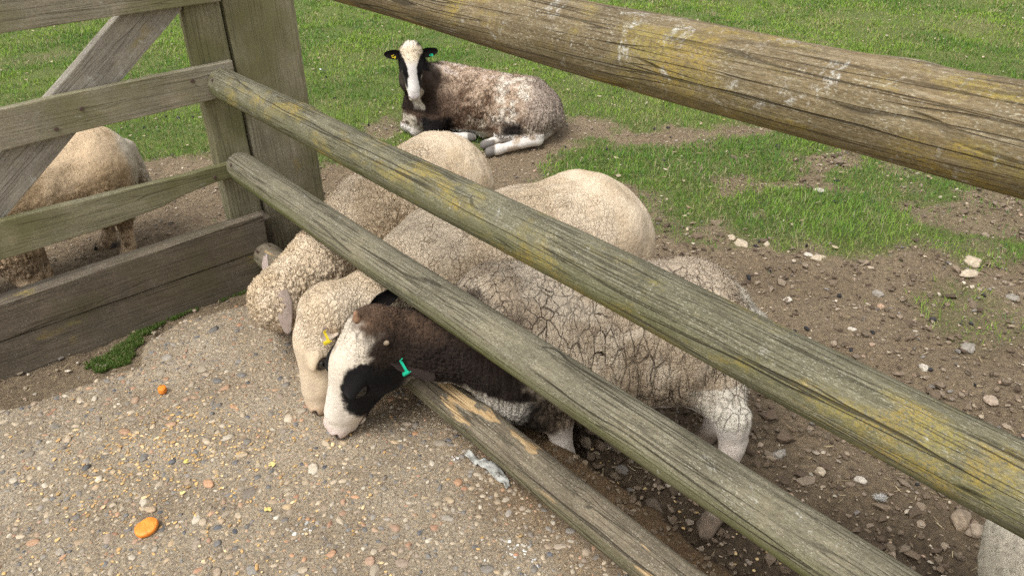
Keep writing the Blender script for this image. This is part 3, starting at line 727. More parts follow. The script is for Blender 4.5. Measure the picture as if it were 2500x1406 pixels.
def build_animal(name, label, cat, group, prims, h, lo, hi, paint, wool, base_loc, nf, fl, comb=None, seed=1, wid=.0009, tint=.18, fine=None, mat=None, smat=0, flen=None):
    """wool(V,N) -> (displacement, woolliness, crack 0..1); paint(V,N,crack,woolliness) -> colours"""
    V, F = skin(prims, h, lo, hi, fine); V = relax(V, F, 2)
    N = vnormals(V, F); dsp, wl, crk = wool(V, N)
    C = np.clip(paint(V, N, crk if mat is None else crk * 0, wl), .003, .9)
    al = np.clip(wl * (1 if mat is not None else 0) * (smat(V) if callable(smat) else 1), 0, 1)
    V = V + N * dsp[:, None]; N2 = vnormals(V, F)
    root = empty(name, base_loc, label, cat, group)
    put(link('body', mesh_np('body', V, F, np.c_[C, al]), mat or FUR), root)
    comb = comb or (lambda P: np.array([0, 0, -.35]))
    put(link('fleece', fuzz(V, F, N2, C, wl * (flen(V) if flen else 1), nf, fl[0], fl[1], wid, comb, seed, tint=tint), FIBRE), root)
    return root
def cracks(V, N, sc, stretch, warp=.35, s=0, wd=.22):
    """fleece split into staples: cell height 0..1 and the gap between cells"""
    q = V * np.array([1, 1, stretch]) * sc
    q = q + warp * np.stack([fbm(V * sc * .6, 2, s + 60), fbm(V * sc * .6 + 9, 2, s + 61), fbm(V * sc * .6 + 31, 2, s + 62)], 1)
    f1, f2, idn = worley(q, s); g = sstep(0, wd, f2 - f1); return g, f1, idn
def wavy(V, N, sc, stretch, s):
    q = V * np.array([1, 1, stretch]) * sc
    return fbm(q, 4, s)
def ap(V): return V @ AX, V @ NX, V[:, 2]
def muzzle(hc, L, ed=0., lip=(.13, .075, .068), pad=None):
    ay = np.abs(L[:, 1])
    if pad is not None: hc = mixc(hc, pad, sstep(.215, .25, L[:, 0] + ed) * .75)
    nost = sstep(.013, .008, np.hypot(np.hypot((L[:, 0] - .257) * .75, (ay - .019) * .8), (L[:, 2] + .018)))
    hc = mixc(hc, (.035, .022, .02), nost * .95)
    ml = np.interp(L[:, 0], [.18, .24, .265], [-.060, -.070, -.068])
    hc = mixc(hc, lip, sstep(.0055, .0025, np.abs(L[:, 2] - ml)) * sstep(.183, .19, L[:, 0]) * .9)
    return hc
FLOCK = 'sheep feeding through the round rails'

def leg(top, knee, fet, hoof, r=(.06, .033, .024, .027), k=.03):
    return [rc(top, knee, r[0], r[1], k), rc(knee, fet, r[1], r[2], .02), rc(fet, hoof, r[2] * 1.1, r[3], .015)]

# ---- front sheep: brown-grey cracked fleece, black and white face
def sheep_front():
    hd = Head(AP(-1.543, .798, .325), AX * -.070 + NX * -.135 + np.array([0, 0, -.270]), NX * -1 + AX * .05 + np.array([0, 0, .3]), 1.29)
    sh, rp = AP(-1.32, 1.14, .275), AP(-1.03, 1.49, .268)
    fw = (sh - rp) / np.linalg.norm(sh - rp); lf = np.cross([0, 0, 1], fw)
    pr = [rc(sh + [0, 0, .005], rp + [0, 0, .01], .182, .180, .05), rc(sh + fw * .04 + [0, 0, .08], rp + [0, 0, .075], .155, .15, .08), rc(sh - fw * .03 + [0, 0, -.025], rp + fw * .16 + [0, 0, .0], .165, .145, .08)]
    pr += [rc(rp + [0, 0, .02], rp - fw * .10 + [0, 0, -.02], .18, .13, .06)]
    pr += [rc(sh + fw * .02 + [0, 0, .03], AP(-1.447, .965, .285), .16, .092, .07), rc(AP(-1.447, .965, .285), hd.w(.0, 0, -.03), .092, .080, .06)]
    pr += hd.prims(.004)
    # near legs are the left ones
    g0 = FIELD - .01
    for s in (1, -1):
        o = lf * .085 * s
        top = sh + fw * .02 + o + [0, 0, -.12]
        kn = AP(-1.19, 1.165, .055) if s > 0 else AP(-1.36, 1.06, .05)
        pr += leg(top, kn, kn + [.0, 0, -.11] + AX * .03, kn + AX * .045 + NX * .0 + [0, 0, -.175], (.085, .040, .028, .032))
    st_, hk, ft, ho = rp + lf * .10 + [0, 0, -.045] - fw * .05, AP(-.775, 1.40, .10), AP(-.745, 1.335, -.065), AP(-.75, 1.29, g0 + .02)
    pr += [rc(rp + lf * .07 + [0, 0, -.02], st_, .14, .092, .05), rc(st_, AP(-.795, 1.415, .165), .088, .047, .03), rc(AP(-.795, 1.415, .165), hk, .045, .032, .02), rc(AP(-.765, 1.425, .115), hk, .017, .022, .015), rc(hk, ft, .029, .023, .015), rc(ft, ho + lf * .013, .026, .020, .008), rc(ft, ho - lf * .013, .026, .020, .008)]
    s2 = rp - lf * .10 + [0, 0, -.10]; hk2 = AP(-.98, 1.62, .08)
    pr += [rc(rp - lf * .07, s2, .14, .10, .05), rc(s2, hk2, .085, .036, .04), rc(hk2, AP(-.95, 1.58, -.07), .032, .026, .02), rc(AP(-.95, 1.58, -.07), AP(-.965, 1.53, g0 + .02), .028, .032, .015)]
    pr += [rc(rp - fw * .19 + [0, 0, .05], rp - fw * .235 + [0, 0, -.14], .035, .022, .03)]     # tail
    def wool(V, N):
        a, p, z = ap(V); L = hd.l(V)
        face = sstep(.015, .05, L[:, 0]) * (L[:, 2] > -.2) * sstep(.90, .84, p)
        legs = sstep(.075, .03, z - .11 * sstep(1.25, 1.3, p)) * sstep(1.0, 1.04, p)
        wl = (1 - face) * (1 - legs)
        t = (V - sh) @ -fw / np.linalg.norm(rp - sh)
        body = sstep(.88, 1.02, p)
        low = sstep(.42, .24, z)
        gA, _, _ = cracks(V, N, 36, .34, 1.6, 3, .085); gB, _, _ = cracks(V, N, 80, .5, 1.4, 5, .16); g2, _, _ = cracks(V, N, 50, .17, 1.7, 7, .20)
        g = gA * (.55 + .45 * gB); gg = g * (1 - low) + g2 * (.6 + .4 * gA) * low
        fine = fbm(V * 130, 3, 9)
        d = body * ((gA - .5) * .003 + (fbm(V * np.array([30, 30, 12]), 3, 4) - .5) * .012 + low * (fbm(V * np.array([60, 60, 9]), 3, 14) - .5) * .020 + (fbm(V * 9, 2, 6) - .5) * .02) + (fine - .5) * .002
        gn, _, idn_ = cracks(V, N, 105, .7, 1.0, 15, .35); dn = (1 - body) * ((wavy(V, N, 70, .5, 12) - .5) * .010 + (gn - .6) * .0055) * (.25 + .75 * sstep(.80, .90, p))
        return (d + dn) * wl + (fine - .5) * .0015 * (1 - wl), wl, np.where(body > .5, 1 - gg, .45 * (1 - sstep(.42, .56, wavy(V, N, 90, .5, 13))))
    def paint(V, N, crk, wl):
        a, p, z = ap(V); L = hd.l(V); n3 = fbm(V * 9, 4, 20)
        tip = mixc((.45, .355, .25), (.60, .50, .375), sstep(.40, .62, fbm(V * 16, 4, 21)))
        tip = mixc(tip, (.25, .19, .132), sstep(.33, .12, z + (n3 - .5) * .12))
        rear = sstep(-.95, -.82, a + (p - 1.45) * .3 + (n3 - .5) * .25) * sstep(1.22, 1.3, p)
        saddle = sstep(.40, .50, z) * sstep(1.33, 1.42, p + (n3 - .5) * .15)
        tip = mixc(tip, (.475, .385, .285), saddle * (1 - rear * .4))
        tip = mixc(tip, (.70, .64, .53), rear * sstep(1.55, 1.60, p + (z < .25) * .4 + (n3 - .5) * .1))
        deep = mixc((.035, .022, .014), (.16, .12, .085), rear)
        C = mixc(tip, deep, sstep(.2, 1., crk) * .9)
        # neck: dark brown, brighter along the crest
        nk = sstep(1.13, 1.0, p + (z - .3) * .25 + (fbm(V * 30, 2, 22) - .5) * .1)
        crest = sstep(.33, .41, z + (n3 - .5) * .06)
        neck = mixc((.016, .011, .009), (.092, .057, .036), np.clip(crest * .75 * sstep(.95, .88, p) + .35 * sstep(.5, .7, fbm(V * 60, 3, 23)) * crest, 0, 1))
        neck = neck * (.65 + .9 * fbm(V * np.array([120, 120, 70]), 3, 16))[:, None]
        under = sstep(.225, .195, z + (fbm(V * 40, 2, 25) - .5) * .03) * sstep(.84, .90, p) * sstep(1.06, 1.02, p)
        neck = mixc(neck, (.42, .38, .32), under)
        C = mixc(C, neck, nk)
        # head: white blaze and muzzle, black cheeks
        hb = sstep(-.05, -.01, L[:, 0] + (fbm(V * 50, 2, 26) - .5) * .03) * sstep(.88, .82, p)
        ay = np.abs(L[:, 1]); ed = (fbm(V * 28, 2, 24) - .5) * .012 + (fbm(V * 160, 2, 24) - .5) * .008
        wob = np.interp(L[:, 0], [0, .05, .10, .16, .2], [.034, .030, .024, .030, .036]) + ed
        side = sstep(-.004, .004, ay - wob - .026 * sstep(.055, .0, L[:, 0]) + .014 * sstep(.02, -.04, L[:, 2]))
        side = np.maximum(side, sstep(-.03, -.05, L[:, 2]) * sstep(.012, .02, ay))
        muz = sstep(.178, .192, L[:, 0] + ed * 1.2 + (L[:, 2] + .03) * .45)
        white = mixc((.62, .54, .43), (.70, .62, .52), sstep(.05, .16, L[:, 0]))
        black = np.array((.010, .009, .009))
        hc = mixc(white, np.broadcast_to(black, V.shape), side * (1 - muz))
        back = sstep(.030, .005, L[:, 0] + (fbm(V * 40, 2, 28) - .5) * .03) * sstep(.036, .052, ay)
        hc = mixc(hc, (.030, .020, .015), back)
        hc = muzzle(hc, L, ed, pad=(.62, .48, .43))
        C = mixc(C, hc, hb)
        lg = sstep(.075, .045, z - .11 * sstep(1.25, 1.3, p) + (n3 - .5) * .03) * sstep(1.0, 1.04, p)
        lc = mixc((.55, .465, .39), (.60, .54, .47), fbm(V * 25, 3, 27)); lc = mixc(lc, mixc((.06, .045, .035), (.30, .225, .16), fbm(V * 60, 3, 29)), sstep(-.035, -.07, z) * .97)
        return mixc(C, lc, lg)
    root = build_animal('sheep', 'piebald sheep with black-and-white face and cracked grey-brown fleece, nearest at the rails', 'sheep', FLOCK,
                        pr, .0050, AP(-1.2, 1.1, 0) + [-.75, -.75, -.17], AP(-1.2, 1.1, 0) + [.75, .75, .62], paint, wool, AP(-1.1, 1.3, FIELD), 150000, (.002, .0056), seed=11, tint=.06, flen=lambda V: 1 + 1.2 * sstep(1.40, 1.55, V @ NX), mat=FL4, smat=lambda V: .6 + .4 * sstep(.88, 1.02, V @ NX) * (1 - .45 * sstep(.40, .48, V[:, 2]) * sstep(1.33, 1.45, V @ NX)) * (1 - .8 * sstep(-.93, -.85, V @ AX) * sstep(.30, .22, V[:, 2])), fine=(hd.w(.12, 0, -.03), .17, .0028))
    eyes(hd, root, (.012, .010, .008), (.055, .045, .04), closed=True)
    e1 = ear(root, hd.w(.0, .055, -.02), hd.w(-.012, .148, -.066), AX * .2 + NX * -.6 + np.array([0, 0, .8]), .030, (.006, .005, .005), (.030, .021, .018))
    e2 = ear(root, hd.w(-.035, -.055, -.02), hd.w(-.075, -.09, -.115), AX * .6 + np.array([0, 0, .6]), .026, (.008, .006, .005), (.008, .006, .006))
    # green strap tag in the near ear
    V0 = hd.w(.004, .088, -.036) + (AX * .45 + NX * -.5 + np.array([0, 0, .75])) * .020
    tagp = link('ear_tag', strap_mesh(V0, AX * .75 + np.array([0, 0, -.6]), .040), TAGG); put(tagp, e1)
    for q, (dx, dy, dz) in enumerate(((-.045, .016, .03), (-.055, .05, .0), (-.02, -.03, .048))):   # horn stubs
        pass
    for s_, (x, y, z) in ((1, (-.03, .050, .012)), (-1, (-.045, -.012, .050))):
        c0 = hd.w(x, y, z); tip = hd.w(x - .012, y * 1.25, z + .006)
        put(link('horn_bud', blob_mesh(c0, tip, .012 if s_ < 0 else .008, .008 if s_ < 0 else .006, (.26, .15, .09) if s_ < 0 else (.27, .21, .145)), FUR), root)
    return root
def strap_mesh(o, d, L):
    """bent plastic strap tag with a round button end"""
    d = np.asarray(d, float); d /= np.linalg.norm(d); s = np.cross(d, [0, 0, 1]); s /= np.linalg.norm(s); u = np.cross(s, d)
    def box(c, x, y, z):
        return [c + a * x + b * y + e * z for a in (-1, 1) for b in (-1, 1) for e in (-1, 1)]
    V = []; F = []
    def add(vs):
        k = len(V); V.extend(vs)
        for f in ((0, 1, 3, 2), (4, 6, 7, 5), (0, 4, 5, 1), (2, 3, 7, 6), (0, 2, 6, 4), (1, 5, 7, 3)): F.append(tuple(k + i for i in f))
    add(box(o + d * L * .1, d * L * .5, s * .0032, u * .0012))
    add(box(o + d * L * .62 + u * .009 + s * .002, u * .011 + d * .002, s * .0032, d * .0012))
    add(box(o - d * L * .38 + u * .006, u * .008, s * .002, d * .0012))
    k = len(V); c = o + d * L * .62 + u * .016 + s * .012; 
    for e in (0, 1):
        for j in range(10):
            t = 2 * math.pi * j / 10; V.append(c + s * (.016 * e - .008) + (d * math.cos(t) + u * math.sin(t)) * .0055)
    for j in range(10): F.append((k + j, k + (j + 1) % 10, k + 10 + (j + 1) % 10, k + 10 + j))
    for j in range(1, 5): F.append((k, k + 10 - j, k + 9 - j, k)) if False else None
    F += [(k, k + 1, k + 2, k + 3), (k, k + 3, k + 4, k + 5), (k, k + 5, k + 6, k + 7), (k, k + 7, k + 8, k + 9), (k + 13, k + 12, k + 11, k + 10), (k + 15, k + 14, k + 13, k + 10), (k + 17, k + 16, k + 15, k + 10), (k + 19, k + 18, k + 17, k + 10)]
    return mesh_np('ear_tag', np.array(V), F, None, False)
def blob_mesh(a, b, ra, rb, c):
    a = np.asarray(a); b = np.asarray(b); lo = np.minimum(a, b) - .03; hi = np.maximum(a, b) + .03
    V, F = skin([rc(a, b, ra, rb)], .004, lo, hi); V = V + (fbm(V * 120, 3, 2) - .5)[:, None] * .004
    return mesh_np('horn_bud', V, F, np.tile(np.array(c), (len(V), 1)))
def plain(name, c, rough=.5, spec=.4):
    m = M(name); v = m.coord(); m.color(m.mix(1., c, m.ramp(m.noise(v, 300, 3), [(.3, (.8,) * 3), (.7, (1.15,) * 3)]), 'MULTIPLY')); m.set(Roughness=rough, Specular_IOR_Level=spec); return m.m
TAGG = plain('green_plastic', (.01, .42, .24), .4); TAGY = plain('yellow_plastic', (.62, .48, .02), .45)
sheep_front()

# ---- cream sheep with bare cream face (middle of the three)
def cream_paint(hd, tipA, tipB, deep, legc, facec, face_from=.05, pmax=.9):
    def paint(V, N, crk, wl):
        a, p, z = ap(V); L = hd.l(V); n3 = fbm(V * 8, 4, 30)
        tip = mixc(tipA, tipB, sstep(.38, .64, fbm(V * 11, 4, 31)))
        C = mixc(tip, deep, sstep(.3, 1., crk) * .85)
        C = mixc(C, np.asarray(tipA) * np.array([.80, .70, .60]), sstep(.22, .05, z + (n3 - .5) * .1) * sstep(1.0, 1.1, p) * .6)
        hb = sstep(face_from - .02, face_from + .03, L[:, 0] + (fbm(V * 40, 2, 32) - .5) * .03) * sstep(pmax, pmax - .05, p)
        ay = np.abs(L[:, 1])
        fc = mixc(facec, np.asarray(facec) * np.array([1.12, 1.12, 1.1]), sstep(.4, .6, fbm(V * 30, 3, 33)))
        fc = muzzle(fc, L, 0., pad=tuple(np.asarray(facec) * np.array([.86, .76, .70])))
        ey = sstep(.017, .010, np.hypot((L[:, 0] - .098) * .62, L[:, 2] - .008)) * sstep(.032, .04, ay)
        fc = mixc(fc, (.05, .034, .028), ey * .85)
        C = mixc(C, fc, hb)
        lg = sstep(.05, .02, z) * sstep(1.0, 1.04, p)
        return mixc(C, mixc(legc, (.20, .14, .10), sstep(-.06, -.1, z)), lg)
    return paint
def stand_legs(sh, rp, lf, fw, g0=FIELD - .01, sp=.085):
    pr = []
    for s in (1, -1):
        o = lf * sp * s; b = sh + o; b = np.array([b[0], b[1], 0])
        pr += leg(sh + o + [0, 0, -.12], b + [0, 0, .06] + fw * .01, b + [0, 0, -.06], b + [0, 0, g0 + .02] + fw * .015, (.085, .038, .027, .031))
        r_ = rp + o * 1.1; b = np.array([r_[0], r_[1], 0])
        pr += [rc(rp + o * .7, r_ + [0, 0, -.11], .15, .10, .05), rc(r_ + [0, 0, -.11], b - fw * .07 + [0, 0, .08], .09, .037, .04),
               rc(b - fw * .07 + [0, 0, .08], b - fw * .05 + [0, 0, -.07], .032, .026, .02), rc(b - fw * .05 + [0, 0, -.07], b - fw * .03 + [0, 0, g0 + .02], .028, .032, .015)]
    return pr
def sheep_middle():
    hd = Head(AP(-1.745, .772, .308), AX * -.012 + NX * -.100 + np.array([0, 0, -.270]), NX * -1 - AX * .12 + np.array([0, 0, .3]), 1.19)
    sh, rp = AP(-1.76, 1.20, .27), AP(-1.595, 1.67, .288)
    fw = (sh - rp) / np.linalg.norm(sh - rp); lf = np.cross([0, 0, 1], fw)
    pr = [rc(sh, rp, .20, .215, .05), rc(sh + [0, 0, .05], rp + [0, 0, .06], .16, .175, .08), rc(rp, rp - fw * .07, .20, .16, .06)]
    pr += [rc(sh + fw * .02 + [0, 0, .03], AP(-1.745, .97, .285), .165, .102, .07), rc(AP(-1.745, .97, .285), hd.w(-.01, 0, -.02), .102, .09, .06)]
    pr += hd.prims(.012) + stand_legs(sh, rp, lf, fw) + [rc(rp - fw * .2 + [0, 0, .06], rp - fw * .23 + [0, 0, -.1], .03, .02, .03)]
    def wool(V, N):
        a, p, z = ap(V); L = hd.l(V)
        face = sstep(.03, .09, L[:, 0]) * sstep(.92, .86, p); legs = sstep(.06, .02, z) * sstep(1.0, 1.04, p)
        wl = (1 - face) * (1 - legs)
        body = sstep(.9, 1.05, p)
        g, f1, idn = cracks(V, N, 74, .5, 1.5, 23, .16); fine = fbm(V * 150, 3, 9)
        rear = sstep(1.45, 1.62, p)
        d = body * ((g - .5) * .002 + (fbm(V * 10, 2, 4) - .5) * .03) + (fine - .5) * .002
        g2, _, _ = cracks(V, N, 95, .9, .9, 27, .2)
        d = d + (1 - body) * (g2 - .5) * .002
        return d * wl + (fine - .5) * .001 * (1 - wl), wl, np.where(body > .5, (1 - g) * (1 - .65 * rear), (1 - g2) * .55)
    paint = cream_paint(hd, (.54, .425, .29), (.63, .515, .375), (.22, .14, .075), (.52, .42, .33), (.58, .465, .33))
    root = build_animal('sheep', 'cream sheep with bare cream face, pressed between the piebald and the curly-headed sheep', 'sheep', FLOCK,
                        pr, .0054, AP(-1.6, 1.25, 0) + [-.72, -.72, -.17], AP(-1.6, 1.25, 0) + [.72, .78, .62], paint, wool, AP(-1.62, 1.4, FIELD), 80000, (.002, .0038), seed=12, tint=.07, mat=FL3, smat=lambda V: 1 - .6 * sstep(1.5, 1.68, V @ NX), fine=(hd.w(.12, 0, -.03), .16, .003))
    eyes(hd, root, (.05, .04, .03), (.10, .075, .06), closed=True)
    e1 = ear(root, hd.w(.005, .068, .012), hd.w(-.026, .148, .070), AX * .6 + np.array([0, 0, .7]) + NX * -.2, .026, (.70, .60, .47), (.66, .54, .42))
    ear(root, hd.w(.005, -.058, .008), hd.w(-.03, -.135, -.02), NX * -.7 + np.array([0, 0, .4]), .026, (.58, .53, .47), (.45, .36, .30))
    put(link('ear_tag', strap_mesh(hd.w(-.016, .126, .056) + (AX * .6 + np.array([0, 0, .7])) * .012, AX * .5 + np.array([0, 0, -.6]), .030), TAGY), e1)
    return root
sheep_middle()

# ---- cream sheep with curly poll and hanging grey ear (far one of the three)
def sheep_far():
    hd = Head(AP(-2.055, .765, .225), AX * -.72 + NX * .02 + np.array([0, 0, -.70]), AX * .1 + NX * -.8 + np.array([0, 0, .35]), 1.0)
    sh, rp = AP(-2.17, 1.22, .262), AP(-2.29, 1.57, .282)
    fw = (sh - rp) / np.linalg.norm(sh - rp); lf = np.cross([0, 0, 1], fw)
    pr = [rc(sh, rp, .205, .205, .05), rc(sh + [0, 0, .05], rp + [0, 0, .06], .165, .165, .08), rc(rp, rp - fw * .06, .19, .15, .06)]
    pr += [rc(sh + fw * .02 + [0, 0, .02], AP(-2.11, .97, .27), .17, .105, .07), rc(AP(-2.11, .97, .27), hd.w(-.02, 0, .0), .108, .095, .06)]
    pr += [el(hd.w(-.005, 0, .0), np.array([.085, .083, .08]), hd.R, .03)]
    pr += hd.prims(.016) + stand_legs(sh, rp, lf, fw) + [rc(rp - fw * .2 + [0, 0, .06], rp - fw * .23 + [0, 0, -.1], .03, .02, .03)]
    def wool(V, N):
        a, p, z = ap(V); L = hd.l(V)
        face = sstep(.075, .12, L[:, 0]) * sstep(.95, .88, p); legs = sstep(.06, .02, z) * sstep(1.0, 1.04, p)
        wl = (1 - face) * (1 - legs)
        body = sstep(.95, 1.1, p)
        g, f1, idn = cracks(V, N, 66, .4, 1.8, 33, .26); fine = fbm(V * 150, 3, 9); curl = wavy(V, N, 95, .8, 36)
        g3, f3, i3 = cracks(V, N, 92, .9, 1.8, 39, .3)
        smooth = sstep(1.38, 1.5, p)
        d = body * ((g - .5) * .005 * (1 - .75 * smooth) + (fbm(V * np.array([34, 34, 16]), 3, 4) - .5) * .010) + (fine - .5) * .002 + (1 - body) * (g3 * .0055 + (curl - .5) * .014)
        return d * wl, wl, np.where(body > .5, (1 - g) * .75 * (1 - .75 * smooth), (1 - g3) * .6)
    paint = cream_paint(hd, (.56, .435, .288), (.65, .525, .375), (.26, .17, .09), (.52, .42, .33), (.46, .375, .29), .10, .95)
    root = build_animal('sheep', 'cream sheep with curly woolled head turned away, beside the square post', 'sheep', FLOCK,
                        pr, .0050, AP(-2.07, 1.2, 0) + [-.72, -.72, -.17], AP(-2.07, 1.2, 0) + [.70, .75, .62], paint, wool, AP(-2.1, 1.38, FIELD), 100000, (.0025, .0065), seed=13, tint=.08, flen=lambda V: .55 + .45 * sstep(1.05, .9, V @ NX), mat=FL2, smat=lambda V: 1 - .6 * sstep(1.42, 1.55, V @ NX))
    eyes(hd, root, (.10, .08, .06), (.45, .37, .29))
    eb = hd.O + AX * .088 + NX * -.02 + np.array([0, 0, .085]); ear(root, eb, eb + AX * .05 + NX * -.03 + np.array([0, 0, -.125]), AX * .7 + NX * -.5 + np.array([0, 0, .4]), .027, (.30, .24, .20), (.31, .245, .205), cup=-.15)
    ear(root, hd.w(.01, -.078, .012), hd.w(-.03, -.15, .02), NX * -.7 + np.array([0, 0, .4]), .024, (.40, .37, .34), (.40, .32, .28))
    return root
sheep_far()

# ---- lying piebald sheep on the grass
def sheep_lying():
    hd = Head((-.550, 4.42, .405), (.04, -.42, -.90), (.13, -.90, .42), .97)
    ch, rp = np.array([-.43, 4.66, .08]), np.array([.11, 4.53, .035])
    fw = (ch - rp) / np.linalg.norm(ch - rp)
    pr = [rc(ch, rp, .185, .182, .05), rc(ch + [.06, -.02, .045], rp + [-.16, 0, .06], .15, .13, .08), rc(rp, rp - fw * .08 + [0, 0, -.02], .18, .14, .06)]
    pr += [rc(ch + [.1, -.06, -.04], rp + [-.05, -.06, -.05], .14, .14, .06)]
    pr += [rc(ch + [-.04, -.05, .06], np.array([-.54, 4.52, .24]), .15, .095, .07), rc(np.array([-.54, 4.52, .24]), hd.w(-.0, 0, -.04), .095, .065, .05)]
    pr += [rc(ch + [-.10, -.06, -.06], ch + [-.10, -.10, -.10], .12, .09, .06)]
    pr += hd.prims(.006)
    k1 = np.array([-.475, 4.40, -.085]); pr += [rc(ch + [.02, -.14, -.02], k1, .095, .042, .04), rc(k1, (-.27, 4.41, -.092), .036, .026, .02), rc((-.27, 4.41, -.092), (-.225, 4.415, -.095), .03, .027, .01)]
    k2 = np.array([-.63, 4.60, -.07]); pr += [rc(ch + [-.1, -.05, -.05], k2, .10, .045, .04), rc(k2, (-.56, 4.50, -.09), .035, .03, .02)]
    hk = np.array([.165, 4.30, -.075]); hp = rp + [.04, -.12, -.02]
    pr += [rc(rp + [0, -.06, .0], hp, .15, .13, .05), rc(hp, (-.02, 4.34, -.04), .12, .055, .04), rc((-.02, 4.34, -.04), hk, .06, .034, .03), rc(hk, (-.06, 4.20, -.092), .033, .026, .02), rc((-.06, 4.20, -.092), (-.115, 4.175, -.098), .032, .028, .01)]
    pr += [rc((.0, 4.38, -.07), (-.1, 4.30, -.09), .04, .026, .02), rc((-.1, 4.30, -.09), (-.145, 4.285, -.095), .03, .028, .01)]
    pr += [rc(rp - fw * .16 + [0, 0, .03], np.array([.30, 4.44, -.02]), .035, .028, .03), rc(np.array([.30, 4.44, -.02]), np.array([.20, 4.37, -.09]), .028, .018, .02)]
    def wool(V, N):
        x, z = V[:, 0], V[:, 2]; L = hd.l(V)
        face = sstep(.36, .32, np.linalg.norm(L, axis=1)) * sstep(-.36, -.40, x) * sstep(.03, .08, L[:, 0]) * sstep(.20, .24, z - (L[:, 2] > .0) * .2 + .3 * (V[:, 1] < 4.42))
        lg = sstep(-.045, -.065, z) * sstep(4.47, 4.42, V[:, 1])
        wl = (1 - face) * (1 - lg)
        g, _, _ = cracks(V, N, 55, .3, 1.6, 53, .3); low = sstep(.16, .04, z)
        d = g * .005 * (.4 + low) + (fbm(V * np.array([40, 40, 18]), 3, 54) - .5) * .014 * (.4 + low) + (fbm(V * 90, 2, 55) - .5) * .004
        d = d * sstep(-.42, -.38, x) + (1 - sstep(-.42, -.38, x)) * (fbm(V * 60, 2, 57) - .5) * .006
        return d * wl, wl, (1 - g) * (.3 + .6 * low) * sstep(-.42, -.38, x)
    def paint(V, N, crk, wl):
        x, y, z = V.T; L = hd.l(V); n3 = fbm(V * 8, 4, 60); n4 = fbm(V * 22, 3, 61)
        tip = mixc((.13, .080, .050), (.42, .31, .222), sstep(.34, .66, .6 * n4 + .4 * fbm(V * 45, 3, 63) + (z - .08) * .9))
        tip = mixc(tip, (.10, .062, .042), sstep(-.16, -.40, x + (n3 - .5) * .3) * sstep(.24, .12, z) * .9)
        band = sstep(.11, .03, np.abs(x - (.01 - (.12 - z) * .35) + (n3 - .5) * .25 + (fbm(V * 40, 3, 64) - .5) * .12)) * sstep(-.02, .06, z + (n4 - .5) * .1)
        tip = mixc(tip, (.66, .59, .49), band * sstep(.38, .56, fbm(V * 18, 3, 66)) * .9)
        tip = mixc(tip, (.60, .50, .43), sstep(.2, .25, z) * sstep(.5, .62, n4) * .6)
        tip = mixc(tip, mixc((.27, .205, .16), (.40, .33, .27), n4), sstep(.05, .16, x + (n3 - .5) * .1) * (1 - band))
        tip = mixc(tip, (.48, .41, .32), sstep(.05, -.02, z + (n4 - .5) * .16) * sstep(-.3, -.15, x) * sstep(.55, .4, n3))
        C = mixc(tip, (.035, .022, .015), sstep(.25, 1., crk) * .8)
        nk = sstep(-.36, -.44, x + (n4 - .5) * .1) * sstep(.02, .06, z)
        C = mixc(C, (.022, .015, .012), nk * .92)
        bib = sstep(.042, .030, np.abs(x + .545 + .012 * np.sin(z * 60))) * sstep(4.52, 4.46, y) * sstep(.05, .09, z) * nk
        C = mixc(C, (.60, .54, .45), bib)
        chest = sstep(.03, .0, z + (n4 - .5) * .04) * sstep(-.45, -.52, x)
        C = mixc(C, mixc((.50, .44, .35), (.16, .11, .08), sstep(.5, .6, n4)), chest)
        C = mixc(C, (.62, .57, .52), sstep(-.04, -.06, z) * sstep(-.55, -.6, x))
        belly = sstep(-.03, -.06, z) * sstep(4.52, 4.45, y) * sstep(-.4, -.3, x) * sstep(.1, .03, x)
        C = mixc(C, (.44, .33, .255), belly)
        arm = sstep(4.50, 4.45, y) * sstep(-.30, -.36, x) * sstep(.05, .01, z)
        C = mixc(C, (.012, .010, .010), arm)
        can = sstep(-.36, -.34, x + (n4 - .5) * .05) * sstep(-.05, -.06, z) * sstep(-.1, -.2, x) * sstep(4.37, 4.38, y)
        C = mixc(C, (.62, .58, .52), can)
        thigh = sstep(-.07, -.02, x) * sstep(.12, .06, x) * sstep(4.47, 4.41, y) * sstep(.05, .0, z + (n4 - .5) * .04)
        C = mixc(C, (.02, .016, .014), thigh)
        hind = sstep(4.36, 4.33, y) * sstep(-.2, -.19, x) * sstep(-.03, -.045, z)
        C = mixc(C, mixc((.64, .59, .53), (.42, .34, .26), sstep(.5, .65, n4)), hind)
        hoof = np.maximum(sstep(-.075, -.09, x) * sstep(4.32, 4.30, y), sstep(-.255, -.245, x) * sstep(4.37, 4.385, y) * sstep(-.2, -.21, x)) * sstep(-.06, -.07, z)
        C = mixc(C, (.11, .10, .09), hoof * .9)
        hb = sstep(-.06, -.02, L[:, 0] + (fbm(V * 50, 2, 26) - .5) * .02) * sstep(-.10, -.085, L[:, 2] - .08 * (L[:, 0] > .09)) * sstep(4.50, 4.46, y) * sstep(-.36, -.40, x)
        ay = np.abs(L[:, 1]); ed = (fbm(V * 60, 3, 62) - .5) * .014
        half = np.interp(L[:, 0], [-.05, .0, .05, .10, .15, .2, .26], [.070, .060, .038, .024, .028, .037, .06])
        side = sstep(-.004, .004, ay - half + ed); muz = sstep(.19, .205, L[:, 0] + ed)
        hc = mixc(mixc((.62, .52, .38), (.74, .70, .66), sstep(.03, .10, L[:, 0])), (.010, .009, .009), side * (1 - muz * .7))
        hc = muzzle(hc, L, ed, (.07, .055, .05), pad=(.46, .40, .38))
        return mixc(C, hc, hb)
